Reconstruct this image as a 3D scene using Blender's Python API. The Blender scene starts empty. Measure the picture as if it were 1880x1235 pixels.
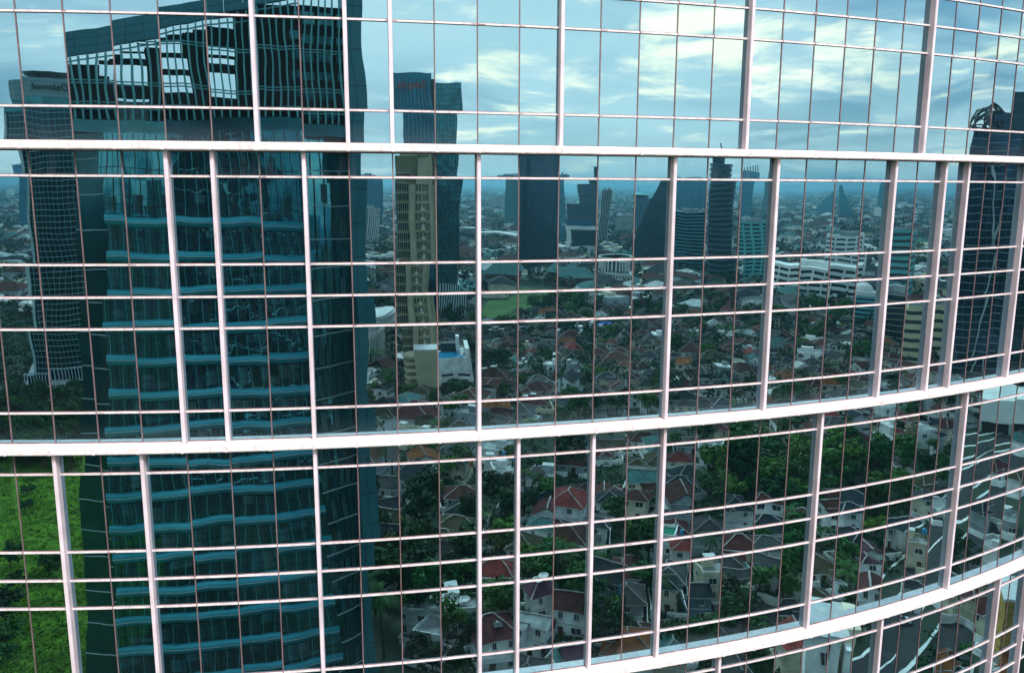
import bpy, math, random
from mathutils import Vector, Matrix
R = math.radians
rng = random.Random(7)
scn = bpy.context.scene
COLL = scn.collection

# ------------------------------------------------------------------ survey
# camera and the plan of the curved curtain wall (metres, eye height HE above the street)
F, PIT, ROL, HE = 1543.4, 0.1768, 0.0045, 65.0
W = 1.2
HEAD = [(0, 1.631), (6, 7.424), (12, 13.0), (18, 18.106), (24, 24.986), (32, 33.612)]
def head(s):
    if s <= 0: return 1.631
    if s >= 32: return 33.612 + (s - 32) * 1.0783
    for (a, x), (b, y) in zip(HEAD, HEAD[1:]):
        if s <= b: return x + (y - x) * (s - a) / (b - a)
I0, I1 = -14, 48
COLM = {0: (-14.084, 22.816)}
for i in range(0, I1):
    t = R(head(i + .5)); x, y = COLM[i]; COLM[i + 1] = (x + W * math.cos(t), y + W * math.sin(t))
for i in range(0, I0, -1):
    t = R(head(i - .5)); x, y = COLM[i]; COLM[i - 1] = (x - W * math.cos(t), y - W * math.sin(t))
def ray(px, py):
    x = px - 940; y = 617.5 - py
    c, s = math.cos(ROL), math.sin(ROL); x, y = c * x - s * y, s * x + c * y
    c, s = math.cos(PIT), math.sin(PIT)
    d = (x, c * F + s * y, -s * F + c * y); n = math.sqrt(sum(v * v for v in d))
    return tuple(v / n for v in d)
def project(x, y, z):
    z -= HE
    c, s = math.cos(PIT), math.sin(PIT); Y = c * y - s * z; Z = s * y + c * z
    X = x / Y * F; Z = Z / Y * F; c, s = math.cos(-ROL), math.sin(-ROL)
    return c * X - s * Z + 940, 617.5 - (s * X + c * Z)
def reflect(px, py):
    d = ray(px, py)
    for i in range(I0, I1):
        ax, ay = COLM[i]; bx, by = COLM[i + 1]
        if d[0] * ay - d[1] * ax >= 0 and d[0] * by - d[1] * bx < 0:
            ex, ey = bx - ax, by - ay
            t = (ax * ey - ay * ex) / (d[0] * ey - d[1] * ex)
            n = (ey / W, -ex / W); k = 2 * (d[0] * n[0] + d[1] * n[1])
            return (d[0] * t, d[1] * t, HE + d[2] * t), (d[0] - k * n[0], d[1] - k * n[1], d[2])
def ground(px, py, z=0.0):
    p, r = reflect(px, py); t = (z - p[2]) / r[2]
    return Vector((p[0] + r[0] * t, p[1] + r[1] * t, z))
def atdist(px, py, D):
    p, r = reflect(px, py); t = D / math.hypot(r[0], r[1])
    return Vector((p[0] + r[0] * t, p[1] + r[1] * t, p[2] + r[2] * t))

# ------------------------------------------------------------------ materials
def nodes(m):
    m.use_nodes = True
    return m.node_tree.nodes, m.node_tree.links
def mat(name, col, rough=.7, metal=0.0, var=.25, scale=.6, spec=.4, rand=0.0, bump=0.0, col2=None, coord='Object'):
    m = bpy.data.materials.new(name); N, L = nodes(m); b = N['Principled BSDF']
    b.inputs['Roughness'].default_value = rough; b.inputs['Metallic'].default_value = metal
    b.inputs['Specular IOR Level'].default_value = spec if rough < .6 else min(spec, .1)
    tc = N.new('ShaderNodeTexCoord'); no = N.new('ShaderNodeTexNoise')
    no.inputs['Scale'].default_value = scale; no.inputs['Detail'].default_value = 6
    L.new(tc.outputs[coord], no.inputs['Vector'])
    ramp = N.new('ShaderNodeValToRGB'); L.new(no.outputs['Fac'], ramp.inputs['Fac'])
    c2 = col2 or tuple(c * (1 - var) for c in col)
    hi = tuple(min(1, c * (1 + var * .6)) for c in col)
    ramp.color_ramp.elements[0].position = .3; ramp.color_ramp.elements[1].position = .7
    ramp.color_ramp.elements[0].color = (*c2, 1); ramp.color_ramp.elements[1].color = (*hi, 1)
    out = ramp.outputs['Color']
    if rand:
        oi = N.new('ShaderNodeObjectInfo'); hs = N.new('ShaderNodeHueSaturation')
        mr = N.new('ShaderNodeMapRange'); mr.inputs['To Min'].default_value = 1 - rand; mr.inputs['To Max'].default_value = 1 + rand
        L.new(oi.outputs['Random'], mr.inputs['Value']); L.new(mr.outputs['Result'], hs.inputs['Value']); L.new(out, hs.inputs['Color'])
        mr2 = N.new('ShaderNodeMapRange'); mr2.inputs['To Min'].default_value = .5 - rand * .06; mr2.inputs['To Max'].default_value = .5 + rand * .06
        wn = N.new('ShaderNodeMath'); wn.operation = 'FRACT'; ml = N.new('ShaderNodeMath'); ml.operation = 'MULTIPLY'; ml.inputs[1].default_value = 17.3
        L.new(oi.outputs['Random'], ml.inputs[0]); L.new(ml.outputs[0], wn.inputs[0]); L.new(wn.outputs[0], mr2.inputs['Value'])
        L.new(mr2.outputs['Result'], hs.inputs['Hue']); out = hs.outputs['Color']
    L.new(out, b.inputs['Base Color'])
    if bump:
        bp = N.new('ShaderNodeBump'); bp.inputs['Strength'].default_value = bump; bp.inputs['Distance'].default_value = .05
        n2 = N.new('ShaderNodeTexNoise'); n2.inputs['Scale'].default_value = scale * 12; n2.inputs['Detail'].default_value = 4
        L.new(tc.outputs[coord], n2.inputs['Vector'])
        L.new(n2.outputs['Fac'], bp.inputs['Height']); L.new(bp.outputs['Normal'], b.inputs['Normal'])
    return m
def roof_mat(name, col, rows=3.2):
    """tiled roof: courses across the slope, blotches of weathering"""
    m = bpy.data.materials.new(name); N, L = nodes(m); b = N['Principled BSDF']; b.inputs['Roughness'].default_value = .8; b.inputs['Specular IOR Level'].default_value = .08
    tc = N.new('ShaderNodeTexCoord')
    wv = N.new('ShaderNodeTexWave'); wv.bands_direction = 'Z'; wv.inputs['Scale'].default_value = rows; wv.inputs['Distortion'].default_value = .6
    L.new(tc.outputs['Object'], wv.inputs['Vector'])
    no = N.new('ShaderNodeTexNoise'); no.inputs['Scale'].default_value = .45; no.inputs['Detail'].default_value = 8
    L.new(tc.outputs['Object'], no.inputs['Vector'])
    ramp = N.new('ShaderNodeValToRGB'); L.new(no.outputs['Fac'], ramp.inputs['Fac'])
    ramp.color_ramp.elements[0].position = .32; ramp.color_ramp.elements[1].position = .72
    ramp.color_ramp.elements[0].color = (*[c * .55 for c in col], 1); ramp.color_ramp.elements[1].color = (*[min(1, c * 1.25) for c in col], 1)
    mx = N.new('ShaderNodeMix'); mx.data_type = 'RGBA'; mx.blend_type = 'MULTIPLY'; mx.inputs['Factor'].default_value = .45
    L.new(ramp.outputs['Color'], mx.inputs['A']); L.new(wv.outputs['Color'], mx.inputs['B'])
    oi = N.new('ShaderNodeObjectInfo'); hs = N.new('ShaderNodeHueSaturation'); mr = N.new('ShaderNodeMapRange')
    mr.inputs['To Min'].default_value = .7; mr.inputs['To Max'].default_value = 1.25
    L.new(oi.outputs['Random'], mr.inputs['Value']); L.new(mr.outputs['Result'], hs.inputs['Value'])
    L.new(mx.outputs['Result'], hs.inputs['Color']); L.new(hs.outputs['Color'], b.inputs['Base Color'])
    bp = N.new('ShaderNodeBump'); bp.inputs['Strength'].default_value = .5; bp.inputs['Distance'].default_value = .06
    L.new(wv.outputs['Fac'], bp.inputs['Height']); L.new(bp.outputs['Normal'], b.inputs['Normal'])
    return m
def glass_mat(name, tint, rough=.1, metal=.75, var=.35, scale=.25):
    return mat(name, tint, rough=rough, metal=metal, var=var, scale=scale, spec=.6)

M = {}
def frame_paint(name, col, k, stretch=.22):
    m = mat(name, col, .45, var=.14, scale=1.7); N, L = nodes(m); b = N['Principled BSDF']; src = b.inputs['Base Color'].links[0].from_socket
    geo = N.new('ShaderNodeNewGeometry'); mp = N.new('ShaderNodeMapping'); mp.inputs['Scale'].default_value = (7, 7, 7 * stretch); L.new(geo.outputs['Position'], mp.inputs['Vector'])
    no = N.new('ShaderNodeTexNoise'); no.inputs['Scale'].default_value = 1; no.inputs['Detail'].default_value = 7; no.inputs['Roughness'].default_value = .65; L.new(mp.outputs[0], no.inputs['Vector'])
    r = N.new('ShaderNodeMapRange'); r.inputs['From Min'].default_value = .47; r.inputs['From Max'].default_value = .80; r.inputs['To Max'].default_value = k; L.new(no.outputs['Fac'], r.inputs['Value'])
    mx = N.new('ShaderNodeMix'); mx.data_type = 'RGBA'; mx.inputs['B'].default_value = (.17, .12, .12, 1); L.new(r.outputs['Result'], mx.inputs['Factor']); L.new(src, mx.inputs['A']); L.new(mx.outputs['Result'], b.inputs['Base Color']); return m
M['white'] = frame_paint('white_paint', (.68, .65, .70), .6, 1.0)
M['ledge'] = frame_paint('ledge_paint', (.73, .70, .73), .5, .35)
M['fin'] = frame_paint('fin_paint', (.63, .575, .655), .5, .1)
M['seal'] = mat('sealant', (.24, .13, .135), .7, var=.5, scale=3)
M['rust'] = mat('bare_rusty_metal', (.12, .05, .05), .8, var=.6, scale=6)
M['mull'] = mat('mullion_metal', (.15, .105, .115), .5, var=.3, scale=2)
M['core'] = mat('dark_core', (.015, .02, .022), .9)
M['wall_w'] = mat('white_stucco', (.78, .78, .75), .85, var=.35, scale=.35, rand=.2)
M['wall_c'] = mat('cream_stucco', (.66, .59, .43), .85, var=.35, scale=.35, rand=.2)
M['wall_g'] = mat('grey_stucco', (.34, .36, .37), .85, var=.35, scale=.35, rand=.2)
M['wall_b'] = mat('slate_blue_wall', (.13, .2, .24), .85, var=.3, scale=.3)
M['concrete'] = mat('concrete', (.30, .30, .29), .9, var=.4, scale=.3)
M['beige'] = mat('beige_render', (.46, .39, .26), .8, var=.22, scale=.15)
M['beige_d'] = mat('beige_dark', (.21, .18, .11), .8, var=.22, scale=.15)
M['trim'] = mat('white_trim', (.6, .6, .58), .7, var=.2, scale=.8)
M['pane'] = mat('dark_pane', (.02, .03, .035), .12, spec=.8)
M['door'] = mat('brown_door', (.10, .05, .03), .6)
M['tank_b'] = mat('blue_plastic', (.03, .25, .45), .4)
M['tank_o'] = mat('orange_plastic', (.55, .14, .04), .4)
M['metal'] = mat('galvanised', (.42, .44, .44), .45, metal=.3, var=.35, scale=.7)
M['dark'] = mat('dark_metal', (.03, .035, .04), .5)
M['asphalt'] = mat('asphalt', (.042, .044, .046), .9, var=.3, scale=.3)
M['paint'] = mat('road_paint', (.7, .7, .66), .7, var=.3, scale=1)
M['yellow'] = mat('yellow_paint', (.6, .48, .03), .5)
M['trunk'] = mat('bark', (.09, .065, .045), .9, var=.4, scale=2)
RC = {'brown': (.085, .033, .026), 'darkred': (.092, .030, .030), 'red': (.24, .045, .04), 'orange': (.30, .10, .035), 'slate': (.028, .036, .045),
      'grey': (.075, .08, .08), 'purple': (.09, .04, .06), 'mossy': (.07, .065, .035), 'turquoise': (.07, .19, .18), 'blue': (.02, .12, .5)}
for k, c in RC.items(): M['roof_' + k] = roof_mat('roof_' + k, c)
M['roof_white'] = mat('pale_metal_roof', (.30, .33, .32), .6, metal=.1, var=.5, scale=.5)
M['court'] = mat('green_court', (.02, .17, .10), .8, var=.2, scale=.4)
M['leaf_a'] = mat('leaf_dark', (.010, .042, .012), .6, var=.6, scale=.9, rand=.45)
M['leaf_b'] = mat('leaf_mid', (.024, .085, .016), .6, var=.55, scale=.9, rand=.45)
M['leaf_c'] = mat('leaf_light', (.06, .13, .016), .6, var=.55, scale=.9, rand=.4)
M['leaf_far'] = mat('leaf_far', (.010, .034, .018), .7, var=.7, scale=.02, rand=.2)
M['lawn'] = mat('lawn', (.075, .16, .012), .9, var=.6, scale=.22, bump=.8, col2=(.035, .09, .006))
M['pitch'] = mat('pitch_grass', (.05, .11, .025), .9, var=.5, scale=.08, col2=(.03, .07, .02))
M['ground'] = mat('town_ground', (.04, .055, .04), .95, var=.5, scale=.03, col2=(.010, .022, .012))
G = lambda n, t, **k: M.__setitem__(n, glass_mat(n, t, **k))
G('g_teal', (.035, .17, .19)); G('g_blue', (.03, .17, .30)); G('g_dark', (.014, .045, .06), rough=.15); G('g_navy', (.018, .055, .10), rough=.12)
G('g_twin', (.015, .11, .16)); G('g_left', (.10, .33, .36), rough=.02, metal=.9, var=.15); G('g_deep', (.02, .09, .10), rough=.05, metal=.6)
M['band_teal'] = mat('teal_band', (.045, .36, .43), .3, metal=.25, var=.15, scale=.2)
M['clad_teal'] = mat('teal_cladding', (.05, .19, .22), .45, metal=.25, var=.15, scale=.15)
M['slat'] = mat('slat_paint', (.15, .42, .42), .45, var=.1)
M['line'] = mat('pale_line', (.42, .52, .52), .5, var=.15)
M['slab'] = mat('slab_pale', (.36, .40, .40), .7, var=.25, scale=.1)
M['slab_w'] = mat('slab_white', (.72, .74, .70), .7, var=.25, scale=.1)
M['slab_b'] = mat('slab_beige', (.64, .57, .36), .7, var=.15, scale=.1)
M['slab_t'] = mat('slab_teal', (.13, .42, .42), .6, var=.2, scale=.1)
M['slab_d'] = mat('slab_dark', (.07, .10, .12), .6, var=.2, scale=.1)
M['sign_red'] = mat('sign_red', (.35, .06, .03), .5)
M['pool'] = mat('pool_water', (.02, .22, .40), .1, spec=.7)
M['brick'] = mat('red_brick', (.20, .08, .055), .85, var=.4, scale=.5)

def warp(m, amp, scale, cell=None):
    """rolled panes: the normal drifts a little over the surface and from pane to pane"""
    N, L = nodes(m); geo = N.new('ShaderNodeNewGeometry'); tc = N.new('ShaderNodeTexCoord'); no = N.new('ShaderNodeTexNoise'); no.inputs['Scale'].default_value = scale; no.inputs['Detail'].default_value = 1
    L.new(tc.outputs['Object'], no.inputs['Vector'])
    def vm(op, a, b):
        v = N.new('ShaderNodeVectorMath'); v.operation = op
        for q, s_ in ((0, a), (1, b)):
            if isinstance(s_, tuple): v.inputs[q].default_value = s_
            elif s_ is not None: L.new(s_, v.inputs[q])
        return v.outputs[0]
    off = vm('MULTIPLY', vm('SUBTRACT', no.outputs['Color'], (.5, .5, .5)), (amp, amp, amp))
    if cell:
        wn = N.new('ShaderNodeTexWhiteNoise'); L.new(vm('FLOOR', vm('DIVIDE', tc.outputs['Object'], cell), None), wn.inputs['Vector'])
        off = vm('ADD', off, vm('MULTIPLY', vm('SUBTRACT', wn.outputs['Color'], (.5, .5, .5)), (amp * .7, amp * .7, amp * .7)))
    L.new(vm('NORMALIZE', vm('ADD', geo.outputs['Normal'], off), None), N['Principled BSDF'].inputs['Normal'])
warp(M['g_left'], .05, .5, (1.46, 50, 3.86))
for k_ in ('g_teal', 'g_blue', 'g_navy', 'g_dark', 'g_twin'): warp(M[k_], .05, .15, (3, 3, 2.6))
def facade_glass():
    m = bpy.data.materials.new('facade_glass'); N, L = nodes(m)
    for n in list(N): N.remove(n)
    out = N.new('ShaderNodeOutputMaterial'); geo = N.new('ShaderNodeNewGeometry')
    at = N.new('ShaderNodeAttribute'); at.attribute_name = 'rnd'
    uv = N.new('ShaderNodeUVMap'); uv.uv_map = 'UVMap'
    # rolled-glass waviness: the pane bends slightly, differently in every pane
    def noise(scale, det, wmul):
        n = N.new('ShaderNodeTexNoise'); n.noise_dimensions = '4D'; n.inputs['Scale'].default_value = scale; n.inputs['Detail'].default_value = det
        mp = N.new('ShaderNodeMapping'); mp.inputs['Scale'].default_value = (1, 1, .6)
        L.new(geo.outputs['Position'], mp.inputs['Vector']); L.new(mp.outputs['Vector'], n.inputs['Vector'])
        k = N.new('ShaderNodeMath'); k.operation = 'MULTIPLY'; k.inputs[1].default_value = wmul
        L.new(at.outputs['Fac'], k.inputs[0]); L.new(k.outputs[0], n.inputs['W']); return n
    def vm(op, a, b):
        v = N.new('ShaderNodeVectorMath'); v.operation = op
        for q, s in ((0, a), (1, b)):
            if isinstance(s, tuple): v.inputs[q].default_value = s
            else: L.new(s, v.inputs[q])
        return v.outputs[0]
    n1 = noise(.75, 0, 40); n2 = noise(2.6, 0, 40)
    w1 = vm('MULTIPLY', vm('SUBTRACT', n1.outputs['Color'], (.5, .5, .5)), (WAVE1, WAVE1, WAVE1 * .6))
    w2 = vm('MULTIPLY', vm('SUBTRACT', n2.outputs['Color'], (.5, .5, .5)), (WAVE2, WAVE2, WAVE2 * .6))
    nn = N.new('ShaderNodeVectorMath'); nn.operation = 'NORMALIZE'
    L.new(vm('ADD', geo.outputs['Normal'], vm('ADD', w1, w2)), nn.inputs[0])
    gl = N.new('ShaderNodeBsdfGlossy'); gl.inputs['Roughness'].default_value = 0.0
    L.new(nn.outputs[0], gl.inputs['Normal'])
    # each pane's coating has a slightly different tint
    rp = N.new('ShaderNodeValToRGB'); L.new(at.outputs['Fac'], rp.inputs['Fac'])
    rp.color_ramp.elements[0].color = (*TINT_A, 1); rp.color_ramp.elements[1].color = (*TINT_B, 1)
    L.new(rp.outputs['Color'], gl.inputs['Color'])
    df = N.new('ShaderNodeBsdfDiffuse'); df.inputs['Color'].default_value = (.006, .03, .034, 1)
    mx = N.new('ShaderNodeMixShader'); mx.inputs[0].default_value = .95
    L.new(df.outputs[0], mx.inputs[1]); L.new(gl.outputs[0], mx.inputs[2])
    # dried rain streaks and dust on the outside of the glass
    sx = N.new('ShaderNodeSeparateXYZ'); L.new(uv.outputs[0], sx.inputs[0])
    st = N.new('ShaderNodeTexNoise'); st.noise_dimensions = '4D'; st.inputs['Scale'].default_value = 1.0; st.inputs['Detail'].default_value = 5
    mp = N.new('ShaderNodeMapping'); mp.inputs['Scale'].default_value = (7, .8, 1); L.new(uv.outputs[0], mp.inputs['Vector']); L.new(mp.outputs['Vector'], st.inputs['Vector'])
    k = N.new('ShaderNodeMath'); k.operation = 'MULTIPLY'; k.inputs[1].default_value = 90; L.new(at.outputs['Fac'], k.inputs[0]); L.new(k.outputs[0], st.inputs['W'])
    m1 = N.new('ShaderNodeMapRange'); m1.inputs['From Min'].default_value = .45; m1.inputs['From Max'].default_value = .85; L.new(st.outputs['Fac'], m1.inputs['Value'])
    dt = N.new('ShaderNodeAttribute'); dt.attribute_name = 'dirt'
    m2 = N.new('ShaderNodeMath'); m2.operation = 'MULTIPLY'; L.new(m1.outputs['Result'], m2.inputs[0]); L.new(dt.outputs['Fac'], m2.inputs[1])
    fine = N.new('ShaderNodeTexNoise'); fine.inputs['Scale'].default_value = 26; fine.inputs['Detail'].default_value = 8; L.new(geo.outputs['Position'], fine.inputs['Vector'])
    m3 = N.new('ShaderNodeMapRange'); m3.inputs['From Min'].default_value = .5; m3.inputs['From Max'].default_value = .85; m3.inputs['To Max'].default_value = .007; L.new(fine.outputs['Fac'], m3.inputs['Value'])
    # paler and bluer towards the foot of panes that stand on a ledge
    ed = N.new('ShaderNodeMapRange'); ed.inputs['From Min'].default_value = .75; ed.inputs['From Max'].default_value = 0; ed.inputs['To Max'].default_value = .06; ed.interpolation_type = 'SMOOTHSTEP'
    L.new(sx.outputs['Y'], ed.inputs['Value'])
    du = N.new('ShaderNodeAttribute'); du.attribute_name = 'pale_foot'; m5 = N.new('ShaderNodeMath'); m5.operation = 'MULTIPLY'; L.new(ed.outputs['Result'], m5.inputs[0]); L.new(du.outputs['Fac'], m5.inputs[1])
    a1 = N.new('ShaderNodeMath'); L.new(m2.outputs[0], a1.inputs[0]); L.new(m3.outputs['Result'], a1.inputs[1])
    a2 = N.new('ShaderNodeMath'); a2.use_clamp = True; L.new(a1.outputs[0], a2.inputs[0]); L.new(m5.outputs[0], a2.inputs[1])
    dd = N.new('ShaderNodeBsdfDiffuse'); dd.inputs['Color'].default_value = (.24, .34, .42, 1)
    mz = N.new('ShaderNodeMixShader'); L.new(a2.outputs[0], mz.inputs[0]); L.new(mx.outputs[0], mz.inputs[1]); L.new(dd.outputs[0], mz.inputs[2])
    L.new(mz.outputs[0], out.inputs['Surface']); return m
WAVE1, WAVE2 = .009, .0022
TINT_A, TINT_B = (.195, .385, .465), (.25, .45, .53)
M['fglass'] = facade_glass()

# ------------------------------------------------------------------ mesh tools
class MB:
    def __init__(s): s.v = []; s.f = []; s.mi = []; s.m = []
    def slot(s, m):
        if m not in s.m: s.m.append(m)
        return s.m.index(m)
    def add(s, vs, fs, m):
        o = len(s.v); s.v += [tuple(p) for p in vs]; k = s.slot(m)
        for f in fs: s.f.append(tuple(o + i for i in f)); s.mi.append(k)
    def hexa(s, p, m):
        s.add(p, [(0, 3, 2, 1), (4, 5, 6, 7), (0, 1, 5, 4), (1, 2, 6, 5), (2, 3, 7, 6), (3, 0, 4, 7)], m)
    def box(s, x0, x1, y0, y1, z0, z1, m):
        s.hexa([(x0, y0, z0), (x1, y0, z0), (x1, y1, z0), (x0, y1, z0), (x0, y0, z1), (x1, y0, z1), (x1, y1, z1), (x0, y1, z1)], m)
    def prism(s, poly, z0, z1, m, top=None):
        n = len(poly); q = top or poly
        s.add([(x, y, z0) for x, y in poly] + [(x, y, z1) for x, y in q],
              [tuple(reversed(range(n))), tuple(range(n, 2 * n))] + [(i, (i + 1) % n, n + (i + 1) % n, n + i) for i in range(n)], m)
    def bar(s, a, b, w, m, w2=None):
        a, b = Vector(a), Vector(b); d = (b - a).normalized()
        up = Vector((0, 0, 1)) if abs(d.z) < .9 else Vector((0, 1, 0))
        p = d.cross(up).normalized() * w / 2; q = d.cross(p).normalized() * (w2 or w) / 2
        s.hexa([a - p - q, a + p - q, a + p + q, a - p + q, b - p - q, b + p - q, b + p + q, b - p + q], m)
    def cyl(s, x, y, z0, z1, r, m, n=12, r2=None):
        r2 = r if r2 is None else r2
        s.prism([(x + r * math.cos(2 * math.pi * i / n), y + r * math.sin(2 * math.pi * i / n)) for i in range(n)], z0, z1, m,
                [(x + r2 * math.cos(2 * math.pi * i / n), y + r2 * math.sin(2 * math.pi * i / n)) for i in range(n)])
    def mesh(s, name):
        me = bpy.data.meshes.new(name); me.from_pydata(s.v, [], s.f)
        for m in s.m: me.materials.append(m)
        me.polygons.foreach_set('material_index', s.mi); me.update(); return me
    def build(s, name, parent=None, kind=None, label=None):
        o = bpy.data.objects.new(name, s.mesh(name)); COLL.objects.link(o)
        if parent: o.parent = parent
        if kind: o['kind'] = kind
        if label: o['label'] = label
        return o
def tag(o, label, cat, group=None):
    o['label'] = label; o['category'] = cat
    if group: o['group'] = group
    return o
def thing(name, label, cat, loc=(0, 0, 0), rz=0, group=None):
    o = bpy.data.objects.new(name, None); COLL.objects.link(o); o.location = loc; o.rotation_euler.z = rz
    o.empty_display_size = .5
    return tag(o, label, cat, group)
def link(name, me, parent, loc=(0, 0, 0), rz=0, sc=None):
    o = bpy.data.objects.new(name, me); COLL.objects.link(o); o.parent = parent; o.location = loc; o.rotation_euler.z = rz
    if sc: o.scale = sc
    return o

# ------------------------------------------------------------------ the curved glass tower
RT = .227
BANDS = [(9.252, 1.129), (.902, -7.2205), (-7.4475, -15.4513), (-15.68, -23.70), (-23.93, -31.95)]   # top, bottom of the glass, from the eye
FR = [0, .0841, .3783, .4888, .5977, .8898, 1]
FINS = [[6, 8, 9, 13, 18, 24, -3], [4, 5, 7, 11, 16, 19, 23, 25, 26, 29, 33, -2], [1, 3, 7, 11, 12, 14, 16, 21, 27, 32, -4], [-2, 2, 6, 10, 18, 24, 30, 32], [0, 5, 9, 14, 20, 26, 31]]
C0, C1 = -5, 35
def norm_at(i):
    t = R(head(i)); return Vector((math.sin(t), -math.cos(t), 0))
def colp(i, out=0.0, z=0.0):
    n = norm_at(i); return Vector((COLM[i][0] + n.x * out, COLM[i][1] + n.y * out, z))
tower = thing('glass_office_tower', 'curved glass office tower with white fins, ledges and grid of reflecting panes', 'office tower', (COLM[12][0], COLM[12][1], 0))
TB = Vector((COLM[12][0], COLM[12][1], 0))
def tb(mb): mb.v = [(x - TB.x, y - TB.y, z) for x, y, z in mb.v]; return mb
class PaneMesh:
    def __init__(s): s.v = []; s.f = []; s.uv = []; s.r = []; s.d = []; s.u = []
    def pane(s, i, z0, z1, rnd, dirt, pale_foot, rg, inset=.012):
        a, b = Vector((*COLM[i], 0)), Vector((*COLM[i + 1], 0)); e = (b - a).normalized(); n = Vector((e.y, -e.x, 0))
        tx, tz = rg.gauss(0, .0021), rg.gauss(0, .0015)
        o = len(s.v)
        for u, w in ((0, 0), (1, 0), (1, 1), (0, 1)):
            p = a + (b - a) * u + e * (inset * (1 - 2 * u)) + n * ((u - .5) * W * tx + (w - .5) * (z1 - z0) * tz)
            s.v.append((p.x - TB.x, p.y - TB.y, z0 + (z1 - z0) * w)); s.uv.append((u, w))
        s.f.append((o, o + 1, o + 2, o + 3)); s.r += [rnd] * 4; s.d += [dirt] * 4; s.u += [pale_foot] * 4
    def build(s, name, kind=None):
        me = bpy.data.meshes.new(name); me.from_pydata(s.v, [], s.f); me.materials.append(M['fglass'])
        ul = me.uv_layers.new(name='UVMap')
        for lp in me.loops: ul.data[lp.index].uv = s.uv[lp.vertex_index]
        for nm, dat in (('rnd', s.r), ('dirt', s.d), ('pale_foot', s.u)):
            at = me.attributes.new(nm, 'FLOAT', 'POINT'); at.data.foreach_set('value', dat)
        o = bpy.data.objects.new(name, me); COLL.objects.link(o); o.parent = tower
        if kind: o['kind'] = kind
        return o
rg = random.Random(3); cand = []
for bi, (zt, zb) in enumerate(BANDS):
    for k in range(6):
        z1 = HE + zt - FR[k] * (zt - zb); z0 = HE + zt - FR[k + 1] * (zt - zb)
        for i in range(C0, C1):
            pts = [project(*COLM[j], z) for j, z in ((i, z0), (i + 1, z0), (i + 1, z1), (i, z1))]
            xs = [min(1880, max(0, p[0])) for p in pts]; ys = [min(1235, max(0, p[1])) for p in pts]
            ar = (max(xs) - min(xs)) * (max(ys) - min(ys))
            dirt = (.13 if k == 0 else .012) * rg.uniform(.3, 1.3); pale_foot = rg.uniform(.6, 1.2) if k == 5 else (.1 if k == 4 else 0)
            cand.append((ar, k in (1, 4), i, z0, z1, rg.random(), dirt, pale_foot))
for tall, nm in ((True, 'vision_pane'), (False, 'spandrel_pane')):
    cs = sorted([c for c in cand if c[1] == tall], reverse=True); rest = PaneMesh()
    for q, c in enumerate(cs):
        pm = PaneMesh() if q < 100 else rest
        pm.pane(*c[2:], rg)
        if q < 100: pm.build(nm)
    rest.build(nm, 'stuff')
# wall outside the modelled bays, same glass in plain facets
far = PaneMesh(); zlo, zhi = HE + BANDS[-1][1], HE + BANDS[0][0]
def facets(i, a, b):
    n = max(1, round((b - a) / 2.7))
    for q in range(n): far.pane(i, a + (b - a) * q / n, a + (b - a) * (q + 1) / n, rg.random(), .1, 0, rg)
for i in range(I0, I1):
    facets(i, 0, zlo - RT); facets(i, zhi + RT, 95)
    if not C0 <= i < C1: facets(i, zlo - RT, zhi + RT)
far.build('outer_pane', 'stuff')
# ledges, one per level
lev = [HE + t + RT / 2 for t, b in BANDS] + [HE + BANDS[-1][1] - RT / 2]
lev += [z for z in [lev[0] + 8.3 * k for k in range(1, 3)]] + [z for z in [lev[-1] - 8.25 * k for k in range(1, 4)]]
for z in lev:
    mb = MB(); z0, z1 = z - RT / 2, z + RT / 2; vis = HE - 40 < z < HE + 12
    for i in range(I0, I1):
        n0, n1 = norm_at(i), norm_at(i + 1); a, b = colp(i), colp(i + 1); e = (b - a).normalized() * .004
        def sect(p, n): return [p - n * .25 + Vector((0, 0, z0)), p + n * .40 + Vector((0, 0, z0)), p + n * .425 + Vector((0, 0, z0 + .03)), p + n * .425 + Vector((0, 0, z1 - .035)), p + n * .395 + Vector((0, 0, z1)), p - n * .25 + Vector((0, 0, z1 + .012))]
        A, B = sect(a + e, n0), sect(b - e, n1)
        mb.add(A + B, [(q, (q + 1) % 6, 6 + (q + 1) % 6, 6 + q) for q in range(6)] + [(5, 4, 3, 2, 1, 0), (6, 7, 8, 9, 10, 11)], M['ledge'])
        if vis and i % 1 == 0:      # joint cover strip
            p = colp(i, .428); t = Vector((n0.y, -n0.x, 0)) * .035; q = n0 * .006
            mb.hexa([p - t - q + Vector((0, 0, z0 + .01)), p + t - q + Vector((0, 0, z0 + .01)), p + t + q + Vector((0, 0, z0 + .01)), p - t + q + Vector((0, 0, z0 + .01)),
                     p - t - q + Vector((0, 0, z1 - .05)), p + t - q + Vector((0, 0, z1 - .05)), p + t + q + Vector((0, 0, z1 - .05)), p - t + q + Vector((0, 0, z1 - .05))], M['white'])
    tb(mb).build('ledge', tower)
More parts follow.
